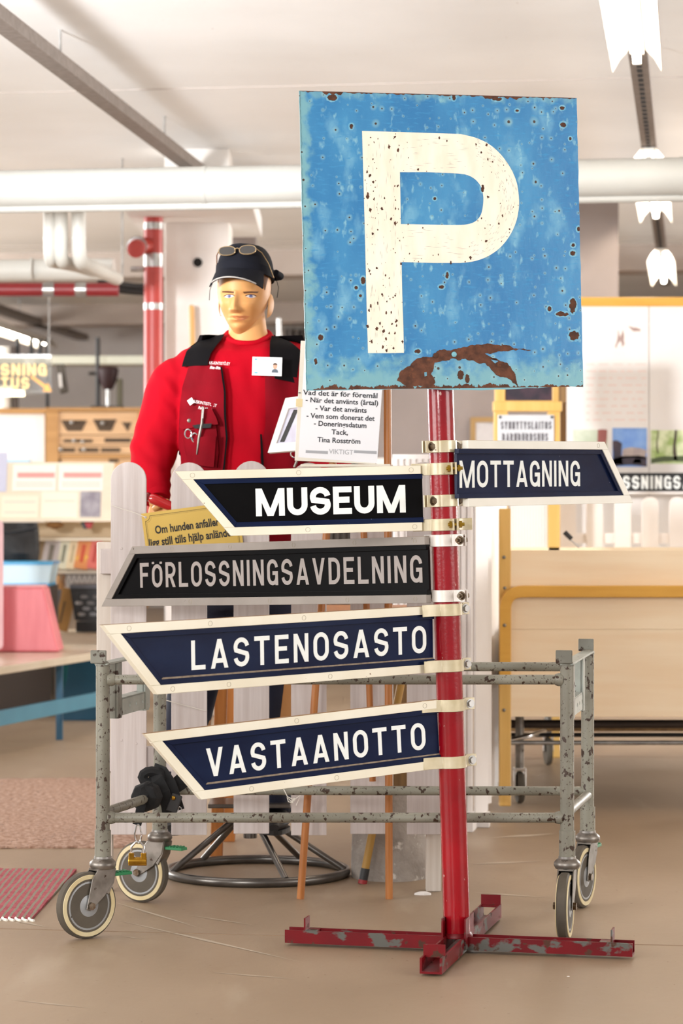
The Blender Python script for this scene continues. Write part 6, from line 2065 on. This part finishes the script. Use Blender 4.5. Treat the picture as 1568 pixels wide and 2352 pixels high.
for (x, y) in ((193, 1371), (181, 1385), (208, 1385), (198, 1398), (187, 1411), (214, 1411), (222, 1371), (236, 1385), (226, 1398), (242, 1411)):
    a, b = cpl.uv(x, y)
    hs.append([(a + .021 * math.copysign(abs(math.cos(k * PI / 7)) ** .6, math.cos(k * PI / 7)), b + .0095 * math.sin(k * PI / 7)) for k in range(14)])
MB().prism(cpl, oq, -.006, 0, holes=hs).build('front_wall', m_dark, crt)
q = [cpl.uv(*p) for p in ((176, 1424), (258, 1424), (268, 1352), (164, 1352))]
MB().prism(cpl, q, -.2, -.194).build('back_wall', mat('white_contents', 'dfe2ea', .6), crt)
a0, b0 = cpl.uv(160, 1352); a1, b1 = cpl.uv(272, 1342)
MB().plbox(cpl, a0, b0, a1, b1, -.21, .008).build('basket_rim', mat('grey_rim', '55555c', .4), crt, bevel=.003)
MB().bbox(cpl.pt(cpl.uv(174, 0)[0], zz(1449, RD), -.18), cpl.pt(cpl.uv(258, 0)[0], zz(1426, RD), -.01)).build('basket_base', m_dark, crt)

# cupboard far back with niches
CDp = 17.5
cpl = XZ(CDp)
m_cup = mat('honey_wood', 'b98a50', .5, c2='ab7c44', ns=4, st=(.6, 6, 6))
m_cupl = mat('pale_drawer_wood', 'd3ab80', .5, c2='c89f74', ns=4, st=(.6, 6, 6))
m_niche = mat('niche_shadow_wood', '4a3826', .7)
cp = thing('wooden_cabinet', 'honey-coloured wooden cabinet with cup-shaped openings far left', 'cabinet', (P(210, 0, CDp).x, CDp, 0))
MB().pbox(104, 936, 330, 944, CDp - .02, .5).build('cabinet_top', m_cup, cp, bevel=.003)
MB().pbox(105, 944, 134, 1400, CDp, .45).build('side_panel', m_cup, cp)
MB().pbox(316, 944, 330, 1400, CDp, .45).build('side_panel', m_cup, cp)
for (y0, y1, nm, m) in ((946, 998, 'drawer_front', m_cupl), (1000, 1022, 'drawer_front', m_cupl), (1024, 1042, 'drawer_front', m_cupl), (1043, 1054, 'cabinet_rail', m_cup), (1055, 1200, 'drawer_front', m_cupl)):
    dr_ = MB().pbox(134, y0, 316, y1, CDp + .01, .4).build(nm, m, cp)
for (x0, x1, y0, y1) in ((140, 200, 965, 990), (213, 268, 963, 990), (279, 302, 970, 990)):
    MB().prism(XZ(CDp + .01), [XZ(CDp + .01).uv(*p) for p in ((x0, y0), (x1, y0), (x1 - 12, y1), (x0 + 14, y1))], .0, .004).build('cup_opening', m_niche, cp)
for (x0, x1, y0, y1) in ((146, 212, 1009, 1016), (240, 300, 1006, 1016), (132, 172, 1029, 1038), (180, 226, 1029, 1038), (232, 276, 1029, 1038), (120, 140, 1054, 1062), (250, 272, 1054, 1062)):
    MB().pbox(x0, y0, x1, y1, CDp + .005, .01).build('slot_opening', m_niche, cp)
for (x, y) in ((165, 970), (236, 972), (170, 1012), (190, 1014), (140, 1032), (193, 1032)):
    MB().sphere(P(x, y, CDp - .01), .014, 10, 8).build('steel_knob', m_zinc, cp, smooth=True)
cb_ = thing('white_cupboard', 'plain white cupboard front beside the honey wooden cabinet', 'cupboard', (P(40, 0, CDp).x, CDp, 0))
MB().pbox(-120, 950, 103, 1400, CDp + .03, .45).build('door', m_white, cb_, bevel=.003)
MB().pbox(-122, 938, 104, 950, CDp, .5).build('cupboard_top', m_cup, cb_)
MB().pbox(-120, 1056, 68, 1068, CDp - .2, .1).build('blue_folder', mat('pale_blue_card', '9dc6e0', .5), label='pale blue folder lying before the white cupboard', cat='folder')
# long pale shelf with lab stands on the back wall
SH = 18.1
wsf = thing('wall_shelf', 'long pale shelf crossing above the cabinet far left', 'shelf', P(150, 838, SH))
MB().pbox(-150, 817, 345, 836, SH, .3).build('shelf_board', mat('pale_green_paint', 'c9c9b8', .5), wsf, bevel=.003)
for x in (-20, 105, 222):
    MB().pbox(x, 780, x + 7, 940, SH + .31, .03).build('shelf_upright', m_dark, wsf)
ls = thing('lamp_instrument', 'dark instrument on a thin stand standing on the cabinet', 'instrument', P(250, 938, 17.8))
MB().cyl(P(224, 938, 17.75), P(224, 775, 17.75), .014, n=10).build('stand_rod', m_dark, ls, smooth=True)
MB().pbox(208, 932, 280, 937, 17.65, .2).build('stand_base', m_dark, ls)
MB().lathe(P(248, 895, 17.75), [(.03, 0), (.06, .06), (.075, .14), (.06, .16), (.02, .165)], 16).build('dark_bulb', mat('dark_maroon', '2c1418', .5), ls, smooth=True)
MB().cyl(P(248, 895, 17.75), P(248, 935, 17.75), .016, n=10).build('glass_stem', m_zinc, ls, smooth=True)
MB().cyl(P(204, 858, 17.75), P(228, 858, 17.75), .012, n=8).build('cross_clamp', m_dark, ls, smooth=True)
MB().pbox(268, 870, 279, 932, 17.72, .1).build('olive_case', mat('olive_paint', '55503c', .6), ls)
l2 = thing('hanging_apparatus', 'dark apparatus with glass tube hung below the far shelf', 'instrument', P(138, 905, 18.1))
MB().prism(XZ(18.1), [XZ(18.1).uv(*p) for p in ((126, 836), (146, 836), (156, 900), (138, 905))], -.05, 0).build('case', mat('dark_brass', '4a4238', .5), l2, bevel=.01)
MB().prism(XZ(18.09), [XZ(18.09).uv(*p) for p in ((134, 858), (140, 858), (143, 890), (137, 890))], -.0, .004).build('glass_tube', m_white, l2)
for (x, y0, y1, lab) in ((40, 775, 816, 'dark rod standing on the far shelf, farthest from the red pipe'), (72, 775, 816, 'dark rod standing on the far shelf between two others'), (92, 780, 816, 'dark rod standing on the far shelf nearest the red pipe')):
    tt = thing('shelf_rod', lab, 'rod', P(x, y1, SH + .1))
    MB().cyl(P(x, y1, SH + .1), P(x, y0, SH + .1), .016, n=10).build('rod', m_dark, tt, smooth=True)
    MB().cyl(P(x, y1, SH + .1), P(x, y1 - 3, SH + .1), .05, n=14).build('rod_foot', m_dark, tt, smooth=True)
jar = thing('white_jar', 'cream jar with dark lid side on the far shelf', 'jar', P(15, 816, SH + .1))
MB().cyl(P(12, 816, SH + .1), P(12, 797, SH + .1), .055, n=18).build('jar_body', m_card, jar, smooth=True)
MB().pbox(24, 796, 36, 816, SH + .05, .06).build('jar_case', m_under, jar)
j2 = thing('grey_canister', 'pale canister with dark side standing on the cabinet top', 'canister', P(15, 938, 17.7))
MB().cyl(P(10, 938, 17.7), P(10, 905, 17.7), .055, n=18).build('canister_body', m_card, j2, smooth=True)
MB().pbox(28, 908, 40, 938, 17.65, .06).build('canister_side', m_under, j2)

# glass sign with lit letters
GD = 15.2
gpl = XZ(GD)
m_lit = mat('lit_letter', 'ffdf9c', .5, emit=.55)
gs = thing('lettered_sign', 'hanging clear sign with warm glowing capitals and arrow', 'sign', P(40, 905, GD))
a0, b0 = gpl.uv(-110, 903); a1, b1 = gpl.uv(118, 822)
MB().plbox(gpl, a0, b0, a1, b1, -.012, -.006).build('clear_panel', mat('clear_acrylic', 'd9dcda', .08, trans=.9, alpha=.35), gs)
MB().plbox(gpl, a0, b1, a1, b1 + .02, -.02, .01).build('hanging_bar', m_zinc, gs)
for x in (-80, 112):
    a, b = gpl.uv(x, 822)
    MB().cyl(gpl.pt(a, b, -.009), gpl.pt(a, CEIL, -.009), .004, n=6).build('hanging_wire', m_zinc, gs)
u0, v0 = gpl.uv(-96, 863); u1, v1 = gpl.uv(107, 836)
word(MB(), gpl, 'BELYSNING', u0, u1, v0, v1 - v0, -.005, .012, .17, gap=.34).build('lettering', m_lit, gs, bevel=.002)
u0, v0 = gpl.uv(-70, 893); u1, v1 = gpl.uv(67, 867)
word(MB(), gpl, 'STATUS', u0, u1, v0, v1 - v0, -.005, .012, .17, gap=.34).build('lettering', m_lit, gs, bevel=.002)
ar = [gpl.uv(*p) for p in ((70, 867), (74, 863), (106, 885), (110, 880), (119, 900), (98, 899), (103, 892))]
MB().prism(gpl, ar, -.005, .012).build('arrow', mat('lit_amber', 'f0b060', .5, emit=.5), gs)
tb = thing('tube_lamp', 'short lit tube lamp low above the white cupboard', 'lamp', P(30, 905, 17.0))
MB().cyl(P(-30, 903, 17.0), P(56, 903, 17.0), .02, n=12).build('tube', mat('lit_tube_soft', 'fff0c8', .5, emit=5), tb, smooth=True)
MB().cyl(P(56, 903, 17.0), P(100, 903, 17.0), .012, n=10).build('socket', m_zinc, tb, smooth=True)

# rugs
m_rug = mat('brown_pile_rug', '9a7560', .95, c2='bf9f8c', ns=60, lo=.4, hi=.6, st=(1, 1, 1), bump=.9, bs=160, chips=[('6f5a58', 90, .62, .68, (1, 1, 1))])
r0, r1_, r2, r3 = ground(-90, 1950), ground(310, 1948), ground(330, 1790), ground(-90, 1792)
n1, n2 = 46, 46
rows = []
for j in range(n2 + 1):
    v_ = j / n2
    row = []
    for i in range(n1 + 1):
        u_ = i / n1
        p = (r0 * (1 - u_) + r1_ * u_) * (1 - v_) + (r3 * (1 - u_) + r2 * u_) * v_
        edge = min(1, 10 * min(u_, 1 - u_, v_, 1 - v_))
        row.append(p + V((0, .01 * noise.noise((u_ * 8, v_ * 3, 0)), .006 + .011 * edge + .004 * noise.noise((p.x * 30, p.y * 30, 2)))))
    rows.append(row)
rg_ = thing('shaggy_rug', 'brown speckled shaggy rug on the floor behind the cart', 'rug', (r0 + r2) / 2)
MB().grid(rows, .006, (0, 0, 1)).build('pile', m_rug, rg_, smooth=True)
MB().bbox(V((r0.x, r0.y + .02, .0)), V((r1_.x, r0.y + .05, .004))).build('rug_binding', m_dark, rg_)
m_rag = mat('striped_rag_weave', '9c3f49', .9, c2='ad545c', ns=30, bump=.5, bs=120, wave=('857f6e', 17, (1, -.55, 1), .55, .75))
q0, q1, q2, q3 = ground(-160, 2108), ground(74, 2113), ground(176, 2001), ground(-60, 1999)
rag = thing('rag_rug', 'red and grey striped rag rug with short fringe near the castor', 'rug', q0)
rows = [[(q0 * (1 - i / 20) + q1 * i / 20) * (1 - j / 16) + (q3 * (1 - i / 20) + q2 * i / 20) * (j / 16) + V((0, 0, .007 + .003 * noise.noise((i * .7, j * .5, 3)))) for i in range(21)] for j in range(17)]
MB().grid(rows, .006, (0, 0, 1)).build('weave', m_rag, rag, smooth=True)
for i in range(9):
    p = q0 + (q1 - q0) * (.45 + .065 * i)
    MB().tube([p + V((0, 0, .004)), p + V((.004, -.02, .003)), p + V((.016, -.03, .003))], .004, 6).build('fringe', m_card, rag, smooth=True)

# poles leaning behind the mannequin
sk = thing('wooden_pole', 'pale wooden pole leaning against the white column behind the mannequin', 'pole', V((P(446, 0, 12.8).x, 12.8, 0)))
MB().cyl((P(462, 0, 12.75).x, 12.75, 0), P(440, 706, 12.9), .014, n=12).build('pole_shaft', m_pine, sk, smooth=True)
MB().sphere(P(440, 706, 12.9), .014, 12, 8).build('pole_end', m_pine, sk, smooth=True)
sk = thing('metal_pole', 'grey metal pole standing behind the mannequin shoulder', 'pole', V((P(652, 0, 11).x, 11, 0)))
MB().cyl((P(672, 0, 11).x, 11, 0), P(640, 733, 11.1), .0115, n=12).build('pole_shaft', m_zinc, sk, smooth=True)
MB().sphere(P(640, 733, 11.1), .0115, 12, 8).build('pole_end', m_zinc, sk, smooth=True)
cu = thing('grey_curtain', 'grey pleated curtain on the far wall behind the mannequin', 'curtain', P(690, 1000, 24))
rows = [[P(655 + i * 3.2, y, 24) + V((0, .05 * math.sin(i * 1.3), 0)) for i in range(70)] for y in (755, 1418)]
MB().grid(rows, .01, (0, -1, 0)).build('cloth', mat('grey_curtain_cloth', '857c77', .9), cu, smooth=True)
MB().cyl(P(650, 753, 23.9), P(880, 753, 23.9), .02, n=10).build('curtain_rod', m_zinc, cu, smooth=True)
